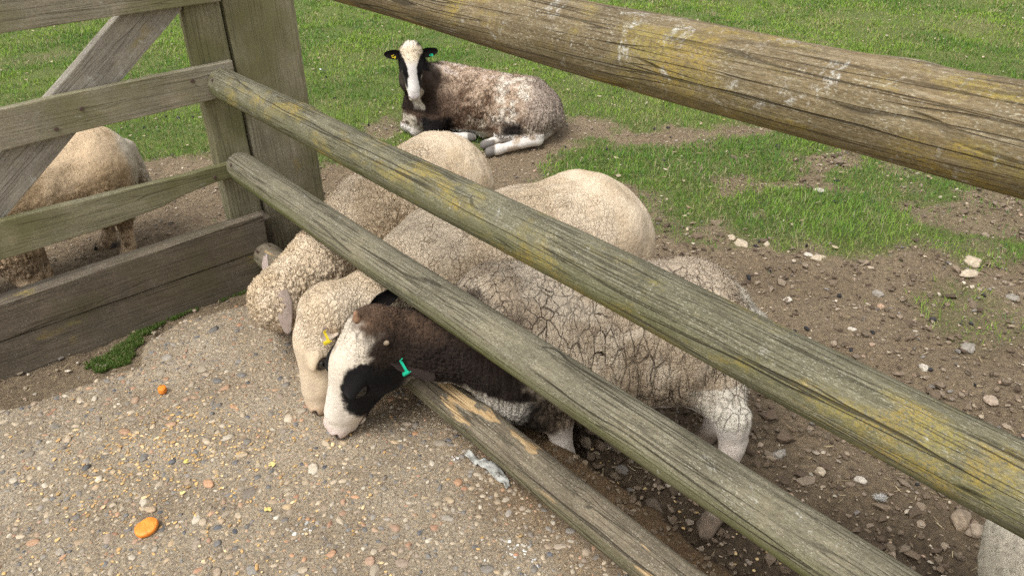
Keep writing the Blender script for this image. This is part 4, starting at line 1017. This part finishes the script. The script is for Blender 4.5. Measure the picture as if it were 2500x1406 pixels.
    root = build_animal('sheep', 'piebald brown-and-white sheep lying on the grass, facing the viewer', 'sheep', None,
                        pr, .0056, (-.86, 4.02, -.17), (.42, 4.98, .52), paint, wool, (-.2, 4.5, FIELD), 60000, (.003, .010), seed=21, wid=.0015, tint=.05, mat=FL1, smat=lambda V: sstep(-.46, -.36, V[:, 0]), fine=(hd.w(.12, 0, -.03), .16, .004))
    eyes(hd, root, (.60, .54, .38), (.012, .010, .010))
    e1 = ear(root, hd.w(.0, .060, -.005), hd.w(-.020, .160, -.014), (-.1, -1, .2), .032, (.006, .005, .005), (.008, .006, .006))
    e2 = ear(root, hd.w(.0, -.060, -.005), hd.w(-.006, -.160, -.014), (.1, -1, .2), .032, (.006, .005, .005), (.008, .006, .006))
    put(link('ear_tag', strap_mesh(hd.w(.012, -.112, .010), (.3, 0, -1), .012), TAGY), e2)
    put(link('ear_tag', strap_mesh(hd.w(.010, .108, -.002), (.5, 0, -1), .006), TAGG), e1)
sheep_lying()

# ---- tan sheep grazing behind the gate
def sheep_gate():
    hd = Head(AP(-3.28, -.20, .02), NX * -.75 + np.array([0, 0, -.5]) + AX * .1, NX * -.4 + np.array([0, 0, .8]), 1.05)
    sh, rp = AP(-3.42, .08, .26), AP(-3.50, .585, .27)
    fw = (sh - rp) / np.linalg.norm(sh - rp); lf = np.cross([0, 0, 1], fw)
    pr = [rc(sh, rp, .17, .18, .05), rc(sh + [0, 0, .05], rp + [0, 0, .06], .15, .155, .08), rc(rp, rp - fw * .06, .18, .14, .06)]
    pr += [rc(sh + [0, 0, -.04], hd.w(-.03, 0, 0), .15, .085, .07)] + hd.prims(.01) + stand_legs(sh, rp, lf, fw)
    pr += [rc(rp - fw * .2 + [0, 0, .05], rp - fw * .235 + [0, 0, -.13], .035, .022, .03)]
    pr += [rc(AP(-3.30, .22, .12), AP(-3.27, .25, .0), .10, .07, .05)]
    def wool(V, N):
        z = V[:, 2]; L = hd.l(V); face = sstep(.05, .1, L[:, 0]); legs = sstep(.05, .0, z) * (1 - face) * sstep(-.05, .0, V @ NX)
        wl = (1 - face) * (1 - legs * .6)
        g, _, _ = cracks(V, N, 85, .5, 1.6, 73, .4); low = sstep(.34, .12, z)
        d = g * .006 * (.15 + low) + (fbm(V * 12, 3, 4) - .5) * .02 + (fbm(V * 120, 3, 75) - .5) * .002
        return d * wl, wl, (1 - g) * (.12 + .6 * low)
    def paint(V, N, crk, wl):
        a, p, z = ap(V); n3 = fbm(V * 9, 4, 80)
        tip = mixc((.52, .375, .225), (.63, .475, .31), sstep(.35, .65, n3 + (z - .25) * .8))
        tip = mixc(tip, (.58, .51, .40), sstep(.70, .76, p + (n3 - .5) * .06))
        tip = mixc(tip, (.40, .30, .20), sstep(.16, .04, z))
        C = mixc(tip, (.13, .085, .05), sstep(.2, 1., crk) * .85)
        return mixc(C, mixc((.55, .42, .28), (.20, .14, .09), sstep(.5, .66, fbm(V * 40, 3, 82))), sstep(.06, .02, z) * sstep(.0, .1, p))
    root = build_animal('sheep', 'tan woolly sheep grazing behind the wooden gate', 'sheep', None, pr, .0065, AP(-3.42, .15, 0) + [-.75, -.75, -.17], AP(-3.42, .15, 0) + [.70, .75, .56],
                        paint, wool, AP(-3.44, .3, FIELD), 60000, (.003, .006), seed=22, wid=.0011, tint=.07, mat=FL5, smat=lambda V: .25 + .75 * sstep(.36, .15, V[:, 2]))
    eyes(hd, root, (.10, .08, .06), (.3, .22, .15))
    for q in (-1, 1): ear(root, hd.w(.01, .062 * q, .0), hd.w(-.01, .145 * q, -.03), hd.d(.8, 0, .6), .026, (.34, .25, .17), (.40, .30, .22))
sheep_gate()

# ---- white short-haired sheep at the near right
def sheep_near():
    sh, rp = AP(.54, 1.62, .31), AP(.025, 1.405, .31)
    fw = (sh - rp) / np.linalg.norm(sh - rp); lf = np.cross([0, 0, 1], fw)
    hd = Head(sh + fw * .34 + [0, 0, .16], fw * .8 + np.array([0, 0, -.5]), fw * .5 + np.array([0, 0, .8]), 1.05)
    pr = [rc(sh, rp, .205, .205, .05), rc(sh + [0, 0, .05], rp + [0, 0, .05], .16, .165, .08), rc(rp, rp - fw * .06, .19, .15, .06), rc(sh + [0, 0, .04], hd.w(-.02, 0, -.02), .16, .08, .07)] + hd.prims(.0) + stand_legs(sh, rp, lf, fw)
    def wool(V, N):
        return (fbm(V * 14, 3, 4) - .5) * .02 + (fbm(V * 120, 3, 75) - .5) * .004, np.ones(len(V)) * .4, np.zeros(len(V))
    def paint(V, N, crk, wl):
        C = mixc((.64, .575, .45), (.72, .655, .53), fbm(V * 10, 3, 84))
        C = mixc(C, (.16, .13, .11), sstep(.60, .70, fbm(V * np.array([190, 190, 110]), 3, 85)) * .45)
        return C
    root = build_animal('sheep', 'off-white short-haired sheep cut off by the lower right corner', 'sheep', None, pr, .0075, AP(.3, 1.45, 0) + [-.75, -.75, -.17], AP(.3, 1.45, 0) + [.75, .75, .6],
                        paint, wool, AP(.33, 1.48, FIELD), 45000, (.004, .010), seed=23, wid=.0008, tint=.14)
    eyes(hd, root)
    for q in (-1, 1): ear(root, hd.w(.01, .062 * q, .0), hd.w(-.01, .145 * q, -.03), hd.d(.8, 0, .6), .026, (.55, .50, .44), (.5, .40, .36))
sheep_near()

# ------------------------------------------------------------ grass
def lean_blades(XYZ, L, w, bend, cols, seg=2):
    n = len(XYZ); t = rng.uniform(0, 6.283, n); d = np.c_[np.cos(t), np.sin(t)]; s = np.c_[-d[:, 1], d[:, 0]] * (w / 2)[:, None]
    up = np.sqrt(np.maximum(.05, 1 - bend ** 2))
    def at(f):
        r = bend * L * f * (.55 + .45 * f); return np.c_[XYZ[:, :2] + d * r[:, None], XYZ[:, 2] + L * f * up * (1 - .22 * bend * f)]
    z = np.zeros((n, 1)); s3 = np.c_[s, z]
    if seg == 1:
        V = np.stack([at(0) - s3, at(0) + s3, at(1)], 1).reshape(-1, 3); F = np.arange(3 * n).reshape(-1, 3); k = 3
    else:
        V = np.stack([at(0) - s3, at(0) + s3, at(.55) - s3 * .8, at(.55) + s3 * .8, at(1)], 1).reshape(-1, 3)
        F = (np.array([(0, 1, 3), (0, 3, 2), (2, 3, 4)])[None] + (np.arange(n) * 5)[:, None, None]).reshape(-1, 3); k = 5
    return V, F, np.repeat(cols, k, 0)
def blade_cols(n, XY):
    Q = np.c_[XY, np.zeros(n)]
    u = fbm(Q * 2.2, 3, 91)
    C = mixc((.105, .215, .022), (.225, .345, .040), np.clip(sstep(.35, .65, u) + rng.normal(0, .25, n), 0, 1))
    C = mixc(C, (.055, .115, .045), (rng.random(n) < .22) * .7)
    dryp = .08 + .25 * sstep(.52, .68, fbm(Q * 3.1, 3, 93))
    C = mixc(C, mixc((.34, .27, .13), (.45, .38, .22), rng.random(n)), (rng.random(n) < dryp) * .85)
    return C
Vs, Fs, Cs = [], [], []; off = 0
def add_blades(V, F, C):
    global off
    Vs.append(V); Fs.append(F + off); Cs.append(C); off += len(V)
n = 640000
y = rng.uniform(2.2, 11.5, n); x = rng.uniform(-1, 1, n) * (.78 * y + .7)
XYb = np.c_[x, y]; keep = (rng.random(n) < grass_cover(XYb) * .98 + .0025)
keep &= ~((XYb @ NX[:2] < 1.35) & (XYb @ AX[:2] > -2.75))
XYb = XYb[keep]; dist = XYb[:, 1]
hb = ground_h(XYb) - .004
tall = sstep(.05, -.12, sdpoly(XYb, PATCH[1][0])) * .013 + sstep(.05, -.12, sdpoly(XYb, PATCH[0][0])) * .005
Lb = (.018 + tall + .012 * fbm(np.c_[XYb * 3, np.zeros(len(XYb))], 2, 95)) * np.clip(np.exp(rng.normal(0, .42, len(XYb))), .35, 2.4)
cb = blade_cols(len(XYb), XYb); cb = mixc(cb, cb * np.array([.86, .93, 1.]), np.clip(tall / .013, 0, 1))
nr = dist < 4.3
bend = np.clip(rng.normal(.62, .2, len(XYb)), .1, .95)
wd = .0028 * (1 + .5 * np.maximum(0, dist - 3))
add_blades(*lean_blades(np.c_[XYb, hb][nr], Lb[nr], wd[nr], bend[nr], cb[nr], 2)); add_blades(*lean_blades(np.c_[XYb, hb][~nr], Lb[~nr] * 1.1, wd[~nr], bend[~nr], cb[~nr], 1))
tag(link('grass', mesh_np('grass', np.concatenate(Vs), np.concatenate(Fs), np.concatenate(Cs)), BLADE), 'short grazed green grass with dry blades covering the field', 'grass', kind='stuff')
MOSS = [(-1.02, 2.51), (-1.08, 2.49), (-1.16, 2.44), (-1.21, 2.37), (-1.27, 2.3), (-1.31, 2.24), (-1.29, 2.15), (-1.28, 2.09), (-1.33, 2.05), (-1.4, 2.03), (-1.43, 2.06), (-1.39, 2.13), (-1.34, 2.28), (-1.24, 2.38), (-1.15, 2.51), (-1.05, 2.55)]
XYm = np.c_[rng.uniform(-1.5, -.9, 120000), rng.uniform(1.95, 2.65, 120000)]
sdm = sdpoly(XYm, MOSS) + (fbm(np.c_[XYm * 30, np.zeros(120000)], 3, 97) - .5) * .05
XYm = XYm[(sdm < 0) & (sdpoly(XYm, SLAB) > -.012) & (XYm @ AX[:2] > -2.6)]; nm_ = len(XYm)
Cm = mixc((.05, .115, .018), (.13, .20, .035), rng.random(nm_)); Cm = mixc(Cm, (.30, .24, .12), (rng.random(nm_) < .15) * .8)
V, F, C = lean_blades(np.c_[XYm, ground_h(XYm) - .002], rng.uniform(.006, .019, nm_), np.full(nm_, .0022), np.clip(rng.normal(.5, .2, nm_), .1, .9), Cm)
tag(link('grass', mesh_np('grass', V, F, C), BLADE), 'narrow strip of bright green moss and grass between concrete and kickboards', 'grass', kind='stuff')

# ------------------------------------------------------------ loose stones, clods, litter
def ico(sub=2):
    import bmesh
    bm = bmesh.new(); bmesh.ops.create_icosphere(bm, subdivisions=sub, radius=1); bm.verts.ensure_lookup_table()
    V = np.array([v_.co[:] for v_ in bm.verts]); F = np.array([[v_.index for v_ in f.verts] for f in bm.faces]); bm.free(); return V, F
IV, IF = ico(3); I1 = ico(1)
def one_stone(name, x, y, r, c, label, cat='stone', group=None, flat=.6, el_=1.3, seed=0, z=None, m=None, hole=False):
    V = IV * (1 + (fbm(IV * 1.6 + seed * 3.7, 3, seed)[:, None] - .5) * 1.0)
    f1, _, _ = worley(IV * 1.3 + seed * 1.9, seed); V = V * (1 - .25 * (f1[:, None] - .4))
    V = V * np.array([el_, 1, flat]) * r; t = seed * 2.4; R_ = np.array([[math.cos(t), -math.sin(t), 0], [math.sin(t), math.cos(t), 0], [0, 0, 1]]); V = V @ R_.T
    C = np.asarray(c) * (1 + (fbm(IV * 4 + seed, 3, 7)[:, None] - .5) * .8)
    o = link(name, mesh_np(name, V, IF, C), m or STONE); zz = float(ground_h(np.array([[x, y]]))[0]) if z is None else z
    o.location = (x, y, zz + r * flat * .02); return tag(o, label, cat, group)
PALE = (.44, .36, .26); GREYS = (.27, .24, .20); BRN = (.13, .10, .072); WHT = (.50, .45, .37)
SG = 'stones on the bare earth'
for k, (x, y, r, c, lab) in enumerate([
        (1.95, 2.80, .045, PALE, 'largest pale stone with a hollow, below the grass edge at right'),
        (1.89, 2.71, .030, PALE, 'wedge-shaped pale stone just in front of the largest pale stone'),
        (1.59, 3.59, .027, WHT, 'white elongated stone in the bare patch between the grass tufts'),
        (1.03, 3.02, .034, PALE, 'upright pale tan stone at the left foot of the tall grass tuft'),
        (1.00, 3.07, .022, PALE, 'small pale stone leaning behind the upright tan stone'),
        (1.33, 2.88, .027, PALE, 'pale stone with dark shadow in front of the tall grass tuft'),
        (1.29, 2.90, .018, WHT, 'small white stone left of the pale stone before the tuft'),
        (1.42, 2.10, .019, WHT, 'small white stone on bare earth above the second rail, right side'),
        (.89, 1.62, .020, PALE, 'flat pale stone between the second and third rails'),
        (.79, 1.69, .022, GREYS, 'speckled grey stone left of the flat pale stone between rails'),
        (1.27, 2.35, .016, WHT, 'small white chip right of the piebald rump'),
        (1.46, 2.58, .022, GREYS, 'grey stone in the middle of the bare earth'),
        (1.44, 2.50, .016, (.40, .27, .18), 'reddish flat stone just below the middle grey stone'),
        (1.63, 2.21, .028, GREYS, 'long grey stone at the edge of the sparse grass, far right'),
        (.30, 1.74, .030, BRN, 'dark brown stone against the slab edge by the front hoof'),
        (.31, 1.63, .020, (.16, .14, .12), 'small round dark stone below the dark brown stone'),
        (.38, 1.49, .038, BRN, 'blocky dark brown stone in the mud under the third rail'),
        (1.20, 1.43, .032, (.26, .20, .14), 'mud-caked tan stone beside the off-white sheep'),
        (1.225, 1.385, .030, (.33, .26, .19), 'pitted brown stone touching the mud-caked tan stone'),
        (.99, 1.58, .016, WHT, 'small white pyramid stone right of the flat pale stone'),
        (1.56, 1.93, .026, (.36, .28, .21), 'rounded pinkish stone just above the second rail, far right'),
        (1.14, 3.00, .018, PALE, 'pale chip between the upright stone and the tuft'),
        (1.09, 2.55, .016, WHT, 'white chip on bare earth right of the cream rump'),
        (1.06, 2.29, .015, GREYS, 'small grey stone right of the piebald rump'),
        (1.97, 2.53, .024, GREYS, 'grey stone at the right edge above the sparse grass'),
        (.61, 3.26, .016, GREYS, 'grey pebble right of the middle cream sheep')]):
    one_stone('stone', x, y, r * .8, c, lab, group=SG, seed=k + 3, flat=.55 + .25 * ((k * 7) % 5) / 5, el_=1.15 + .5 * ((k * 3) % 4) / 4)
def scatter(n, xr, yr, cond):
    XY = np.c_[rng.uniform(*xr, n), rng.uniform(*yr, n)]; return XY[cond(XY)]
offslab = lambda XY: (sdpoly(XY, SLAB) > .02) & ~((XY @ NX[:2] < 1.0) & (XY @ AX[:2] > -2.62) & (XY @ AX[:2] < -2.0) & False)
def lay(name, XY, mean, sg, cols, fl, label, cat, m, base=I1, mx=.05, sink=.2, jit=.18, zfun=ground_h, smooth=False):
    n = len(XY); s = np.clip(np.exp(rng.normal(math.log(mean), sg, n)), mean * .35, mx)
    cl = np.array(cols)[rng.integers(0, len(cols), n)] * rng.uniform(.7, 1.3, (n, 1))
    S = np.c_[s * rng.uniform(.9, 1.6, n), s * rng.uniform(.7, 1.1, n), s * fl * rng.uniform(.7, 1.3, n)]
    V, F, C = stones(np.c_[XY, zfun(XY) + S[:, 2] * (1 - 2 * sink)], S, rng.uniform(0, 6.28, n), cl, base, jit)
    return tag(link(name, mesh_np(name, V, F, C, smooth=smooth), m), label, cat, kind='stuff')
dirtish = lambda XY: offslab(XY) & (rng.random(len(XY)) < 1.05 - grass_cover(XY) * .97) & (np.abs(XY[:, 0]) < .78 * XY[:, 1] + .7)
lay('gravel', scatter(15500, (-4, 3.4), (1.0, 5.2), dirtish), .0040, .5, [(.30, .24, .17), (.36, .295, .215), (.27, .21, .148), (.24, .195, .15), (.44, .375, .29), (.17, .15, .13), (.31, .22, .155), (.28, .22, .16)], .6, 'small tan and grey gravel strewn over the bare earth', 'gravel', STONE, mx=.009)
muddy = lambda XY: offslab(XY) & (XY @ NX[:2] > 1.1) & (XY @ AX[:2] > -2.6) & (rng.random(len(XY)) < (1 - grass_cover(XY)) * (.4 + .6 * sstep(2.2, 1.3, XY @ NX[:2])))  & (np.abs(XY[:, 0]) < .78 * XY[:, 1] + .9)
lay('earth_clods', scatter(36000, (-2.4, 3.0), (.8, 4.2), muddy),   .0046, .6, [(.15, .112, .077), (.19, .145, .102), (.115, .084, .059), (.23, .18, .13)], .7, 'crumbled dark clods of trodden mud behind the rails', 'earth', CLOD, mx=.020, jit=.32, sink=.25)
drop = lambda XY: (sdpoly(XY, SLAB) > .02) & (rng.random(len(XY)) < .10 + .9 * np.maximum(np.exp(-((XY[:, 0] + 2.3) ** 2 + (XY[:, 1] - 4.88) ** 2) / .05), np.exp(-((XY[:, 0] - 1.4) ** 2 + (XY[:, 1] - 2.1) ** 2) / .35) * .3))
lay('sheep_droppings', scatter(1700, (-3.5, 3.0), (1.3, 6.2), drop), .0085, .25, [(.022, .02, .02), (.03, .028, .03)], .85, 'dark pellet droppings scattered on grass and earth', 'droppings', PEB, mx=.014)
lipz = lambda XY: (fbm(np.c_[XY, np.zeros(len(XY))] * 9, 4, 51) - .5) * .012
ql = np.c_[rng.uniform(-2.3, .3, 1700), rng.uniform(1.0, 1.15, 1700)]; ql = ql[:, :1] * AX[:2] + ql[:, 1:] * NX[:2]
lay('mud_crumbs', ql[sdpoly(ql, SLAB) < 0], .0042, .5, [(.16, .12, .08), (.20, .155, .108), (.12, .088, .06)], .7, 'dry mud crumbs along the concrete edge behind the lowest rail', 'mud', CLOD, mx=.012, jit=.3, sink=.15, zfun=lipz)
# straw and dead leaves
def strips(name, XY, L0, L1, w0, w1, cols, label, cat, zoff=.004, zfun=ground_h, curl=.3):
    n = len(XY); t = rng.uniform(0, 6.28, n); L = rng.uniform(L0, L1, n); w = rng.uniform(w0, w1, n)
    d = np.c_[np.cos(t), np.sin(t), rng.normal(0, .15, n)]; s = np.c_[-np.sin(t), np.cos(t), rng.normal(0, .3, n)]
    z = zfun(XY) + zoff; c0 = np.c_[XY, z]; q = []
    for f, ww in ((-.5, .25), (-.15, 1), (.2, .9), (.5, .15)):
        q += [c0 + d * (L * f)[:, None] + s * (w * ww / 2)[:, None] + np.c_[np.zeros((n, 2)), curl * L * (f * f)], c0 + d * (L * f)[:, None] - s * (w * ww / 2)[:, None] + np.c_[np.zeros((n, 2)), curl * L * (f * f)]]
    V = np.stack(q, 1).reshape(-1, 3); F = (np.array([(0, 1, 3, 2), (2, 3, 5, 4), (4, 5, 7, 6)])[None] + (np.arange(n) * 8)[:, None, None]).reshape(-1, 4)
    cl = np.array(cols)[rng.integers(0, len(cols), n)] * rng.uniform(.75, 1.25, (n, 1))
    return tag(link(name, mesh_np(name, V, F, np.repeat(cl, 8, 0)), BLADE), label, cat, kind='stuff')
strips('straw', scatter(6500, (-3.5, 3.4), (1.0, 5.0), dirtish), .008, .035, .0012, .003, [(.42, .33, .19), (.50, .41, .25), (.30, .23, .14)], 'short straw bits lying on the bare earth', 'straw')
wedge = lambda XY: (np.abs(XY[:, 0]) < .78 * XY[:, 1] + .7) & (rng.random(len(XY)) < grass_cover(XY))
strips('dead_leaves', scatter(2600, (-7, 7), (2.8, 10.5), wedge), .012, .036, .008, .018, [(.45, .36, .24), (.52, .42, .29), (.36, .26, .16), (.55, .47, .36)], 'pale dry leaf scraps scattered through the grass', 'leaves', .018)

# ------------------------------------------------------------ feed and scraps on the concrete
slab_z = lambda XY: (fbm(np.c_[XY, np.zeros(len(XY))] * 9, 4, 51) - .5) * .012
def on_slab(n, c, s):
    XY = np.asarray(c) + rng.normal(0, 1, (n, 2)) * np.asarray(s); return XY[sdpoly(XY, SLAB) < -.02]
g1 = np.concatenate([on_slab(460, (-1.02, 1.63), (.16, .11)), on_slab(300, (-.85, 1.42), (.28, .22)), on_slab(90, (-.5, 1.35), (.35, .25))])
lay('feed_grain', g1, .0036, .22, [(.50, .32, .13), (.55, .37, .16), (.42, .26, .11), (.60, .45, .25)], .3, 'golden flaked grain feed scattered on the concrete', 'grain', GRAIN, mx=.007, zfun=slab_z, sink=-.25)
g2 = scatter(420, (-.4, 1.0), (1.0, 1.9), lambda XY: (XY @ NX[:2] > 1.2) & (XY @ NX[:2] < 1.45))
lay('feed_grain', g2, .0038, .22, [(.52, .36, .15), (.60, .44, .22)], .4, 'pale grain feed spilled in the mud behind the lowest rail', 'grain', GRAIN, mx=.007, sink=-.1)
CAR = M('carrot'); v = CAR.coord()
CAR.color(CAR.mix(1., CAR.ramp(CAR.noise(v, 60, 4), [(.3, (.72, .20, .02)), (.7, (.85, .30, .045))]), CAR.ramp(CAR.vor(v, 160, 'F1'), [(.0, (.25, .18, .15)), (.09, (.3, .2, .2)), (.12, (1, 1, 1))]), 'MULTIPLY')); CAR.set(Roughness=.45, Specular_IOR_Level=.4)
CAR.bump(CAR.noise(v, 220, 4), .5, .003)
def disc(name, x, y, r, h, label, tilt=(0, 0), seed=0):
    prof = [(0, h), (.55, h * 1.02), (.88, h * .97), (.97, h * .86), (1, h * .6), (1, h * .3), (.95, 0), (0, 0)]
    V, F = [], []; ns = 28
    for i, (q, z) in enumerate(prof):
        for k in range(ns):
            t = 2 * math.pi * k / ns; rr = r * q * (1 + .03 * math.sin(2 * t + seed) + .015 * math.sin(5 * t + seed * 2) - (.10 if 1.9 < (t + seed) % 6.283 < 2.5 else 0)); V.append((rr * math.cos(t), rr * math.sin(t) * .92, z))
    for i in range(len(prof) - 1):
        for k in range(ns): F.append((i * ns + k, i * ns + (k + 1) % ns, (i + 1) * ns + (k + 1) % ns, (i + 1) * ns + k))
    F = [f[::-1] for f in F]
    o = link(name, mesh_np(name, np.array(V), F), CAR.m); o.location = (x, y, float(slab_z(np.array([[x, y]]))[0]) + .004); o.rotation_euler = (tilt[0], tilt[1], seed)
    return tag(o, label, 'carrot slice', 'carrot pieces on the concrete')
disc('carrot_slice', -.93, 1.34, .0285, .013, 'large round orange carrot slice on the concrete in the foreground', (rad(7), rad(-5)), .7)
disc('carrot_slice', -1.10, 1.888, .0145, .018, 'small chunk of orange carrot on the concrete nearer the gate', (rad(4), 0), 2.)
FLK = vcol_mat('yellow_flake', .7, .2, 300, .2)
def flake(x, y, r, c, label, k):
    V = np.concatenate([I1[0] * np.array([1, .8, .22]), I1[0] * np.array([.6, .8, .25]) + [.7, .3, .1], I1[0] * np.array([.5, .6, .3]) + [-.4, .7, .12]]) * r
    V = V * (1 + (fbm(V * 400 + k * 9, 3, k)[:, None] - .5) * .8); F = np.concatenate([I1[1], I1[1] + len(I1[0]), I1[1] + 2 * len(I1[0])])
    o = link('feed_flake', mesh_np('feed_flake', V, F, np.tile(np.array(c), (len(V), 1)), False), FLK); o.location = (x, y, float(slab_z(np.array([[x, y]]))[0]) + .005); o.rotation_euler = (0, 0, k * 1.7)
    return tag(o, label, 'feed flake', 'yellow flakes of feed')
flake(-.67, 1.56, .0085, (.60, .50, .20), 'pale yellow feed flake right of the grain patch, below the sheep noses', 1)
flake(-.64, 1.40, .0085, (.58, .47, .16), 'yellow feed flake midway between the large carrot slice and the lowest rail', 2)
flake(-.92, 1.58, .0075, (.62, .50, .14), 'bright yellow flake at the edge of the grain patch', 3)
flake(-.885, 1.46, .006, (.70, .58, .25), 'small pale yellow flake above the large carrot slice', 4)
# crumpled paper under the lowest rail
nu, nv = 44, 9; U, Wv = np.meshgrid(np.linspace(0, 1, nu), np.linspace(-1, 1, nv), indexing='ij')
pa_, pp_ = -1.30 + .17 * U + .012 * np.sin(U * 9), .926 - .008 * np.cos(U * 5) + Wv * .014 * (.55 + .6 * np.sin(math.pi * U) * (1 + .3 * np.sin(U * 21)))
PZ = .010 + .016 * (fbm(np.c_[(U * 9).ravel(), (Wv * 1.2).ravel(), np.zeros(U.size)], 3, 120).reshape(U.shape) - .3) + .005 * np.abs(Wv) * np.sin(U * 24 + Wv)
PV = pa_.ravel()[:, None] * AX + pp_.ravel()[:, None] * NX + np.c_[np.zeros((U.size, 2)), PZ.ravel()]
gi = np.arange(U.size).reshape(U.shape); PF = np.stack([gi[:-1, :-1], gi[1:, :-1], gi[1:, 1:], gi[:-1, 1:]], -1).reshape(-1, 4)
pm = M('grubby_paper'); v = pm.coord(); pm.color(pm.ramp(pm.noise(v, 55, 5, .7), [(.33, (.10, .09, .075)), (.47, (.36, .355, .32)), (.7, (.50, .50, .46))])); pm.set(Roughness=.8)
po_ = link('paper_scrap', mesh_np('paper_scrap', PV, PF), pm.m); sm = po_.modifiers.new('thickness', 'SOLIDIFY'); sm.thickness = .0012
tag(po_, 'crumpled dirty white paper scrap trapped under the lowest rail', 'paper')
# bird droppings dried on the concrete
BD = vcol_mat('dried_bird_dropping', .9, .1, 250, .4)
dd = []
for cx, cy, n_, sp_ in ((.0, 1.25, 26, .03), (-.17, 1.58, 8, .008), (-.55, 1.33, 10, .03), (.05, 1.15, 16, .03)):
    dd.append(np.c_[rng.normal(cx, sp_, n_), rng.normal(cy, sp_, n_)])
dd = np.concatenate(dd)
lay('bird_droppings', dd, .0024, .4, [(.62, .61, .57), (.5, .49, .45)], .12, 'dried white bird dropping splashes on the concrete by the lowest rail', 'droppings', BD, base=(DV, DF), mx=.01, zfun=slab_z, sink=.0)
# feather and tuft of wool
fo = []
FV, FF_ = [], []
for i in range(12):
    t = i / 11; w = .009 * math.sin(math.pi * min(1, .1 + t)) ** .6; FV += [(.085 * t, w, .006 + .012 * t * t + .003), (.085 * t, 0, .007 + .012 * t * t + .005), (.085 * t, -w, .006 + .012 * t * t + .003)]
    if i: b_ = 3 * i; FF_ += [(b_ - 3, b_ - 2, b_ + 1, b_), (b_ - 2, b_ - 1, b_ + 2, b_ + 1)]
FV = np.array(FV); fc_ = np.where((FV[:, 0] < .03)[:, None], np.array((.62, .62, .62)), np.array((.05, .05, .055)))
fe = link('feather', mesh_np('feather', FV, FF_, fc_), FLK); fe.location = (-1.46, 5.95, float(ground_h(np.array([[-1.46, 5.95]]))[0]) + .03); fe.rotation_euler = (0, .1, rad(-42)); sm = fe.modifiers.new('thickness', 'SOLIDIFY'); sm.thickness = .0008
tag(fe, 'black-and-white feather lying on the grass right of the square post', 'feather')
x0, y0 = 1.01, 1.50; r_ = np.random.default_rng(5); base = np.c_[r_.normal(0, .006, 900), r_.normal(0, .0045, 900), np.abs(r_.normal(0, .004, 900))]
d_ = r_.normal(0, 1, (900, 3)); d_ /= np.linalg.norm(d_, axis=1)[:, None]; s_ = np.cross(d_, r_.normal(0, 1, (900, 3))); s_ /= np.linalg.norm(s_, axis=1)[:, None]
T = np.stack([base - s_ * .0006, base + s_ * .0006, base + d_ * .008], 1).reshape(-1, 3); T[:, 2] = np.abs(T[:, 2])
wt_ = link('wool_tuft', mesh_np('wool_tuft', T, np.arange(2700).reshape(-1, 3), np.tile(np.array((.46, .45, .42)), (2700, 1))), FIBRE)
wt_.location = (x0, y0, float(ground_h(np.array([[x0, y0]]))[0]) + .012); tag(wt_, 'small tuft of white wool on the dark mud between the rails', 'wool')
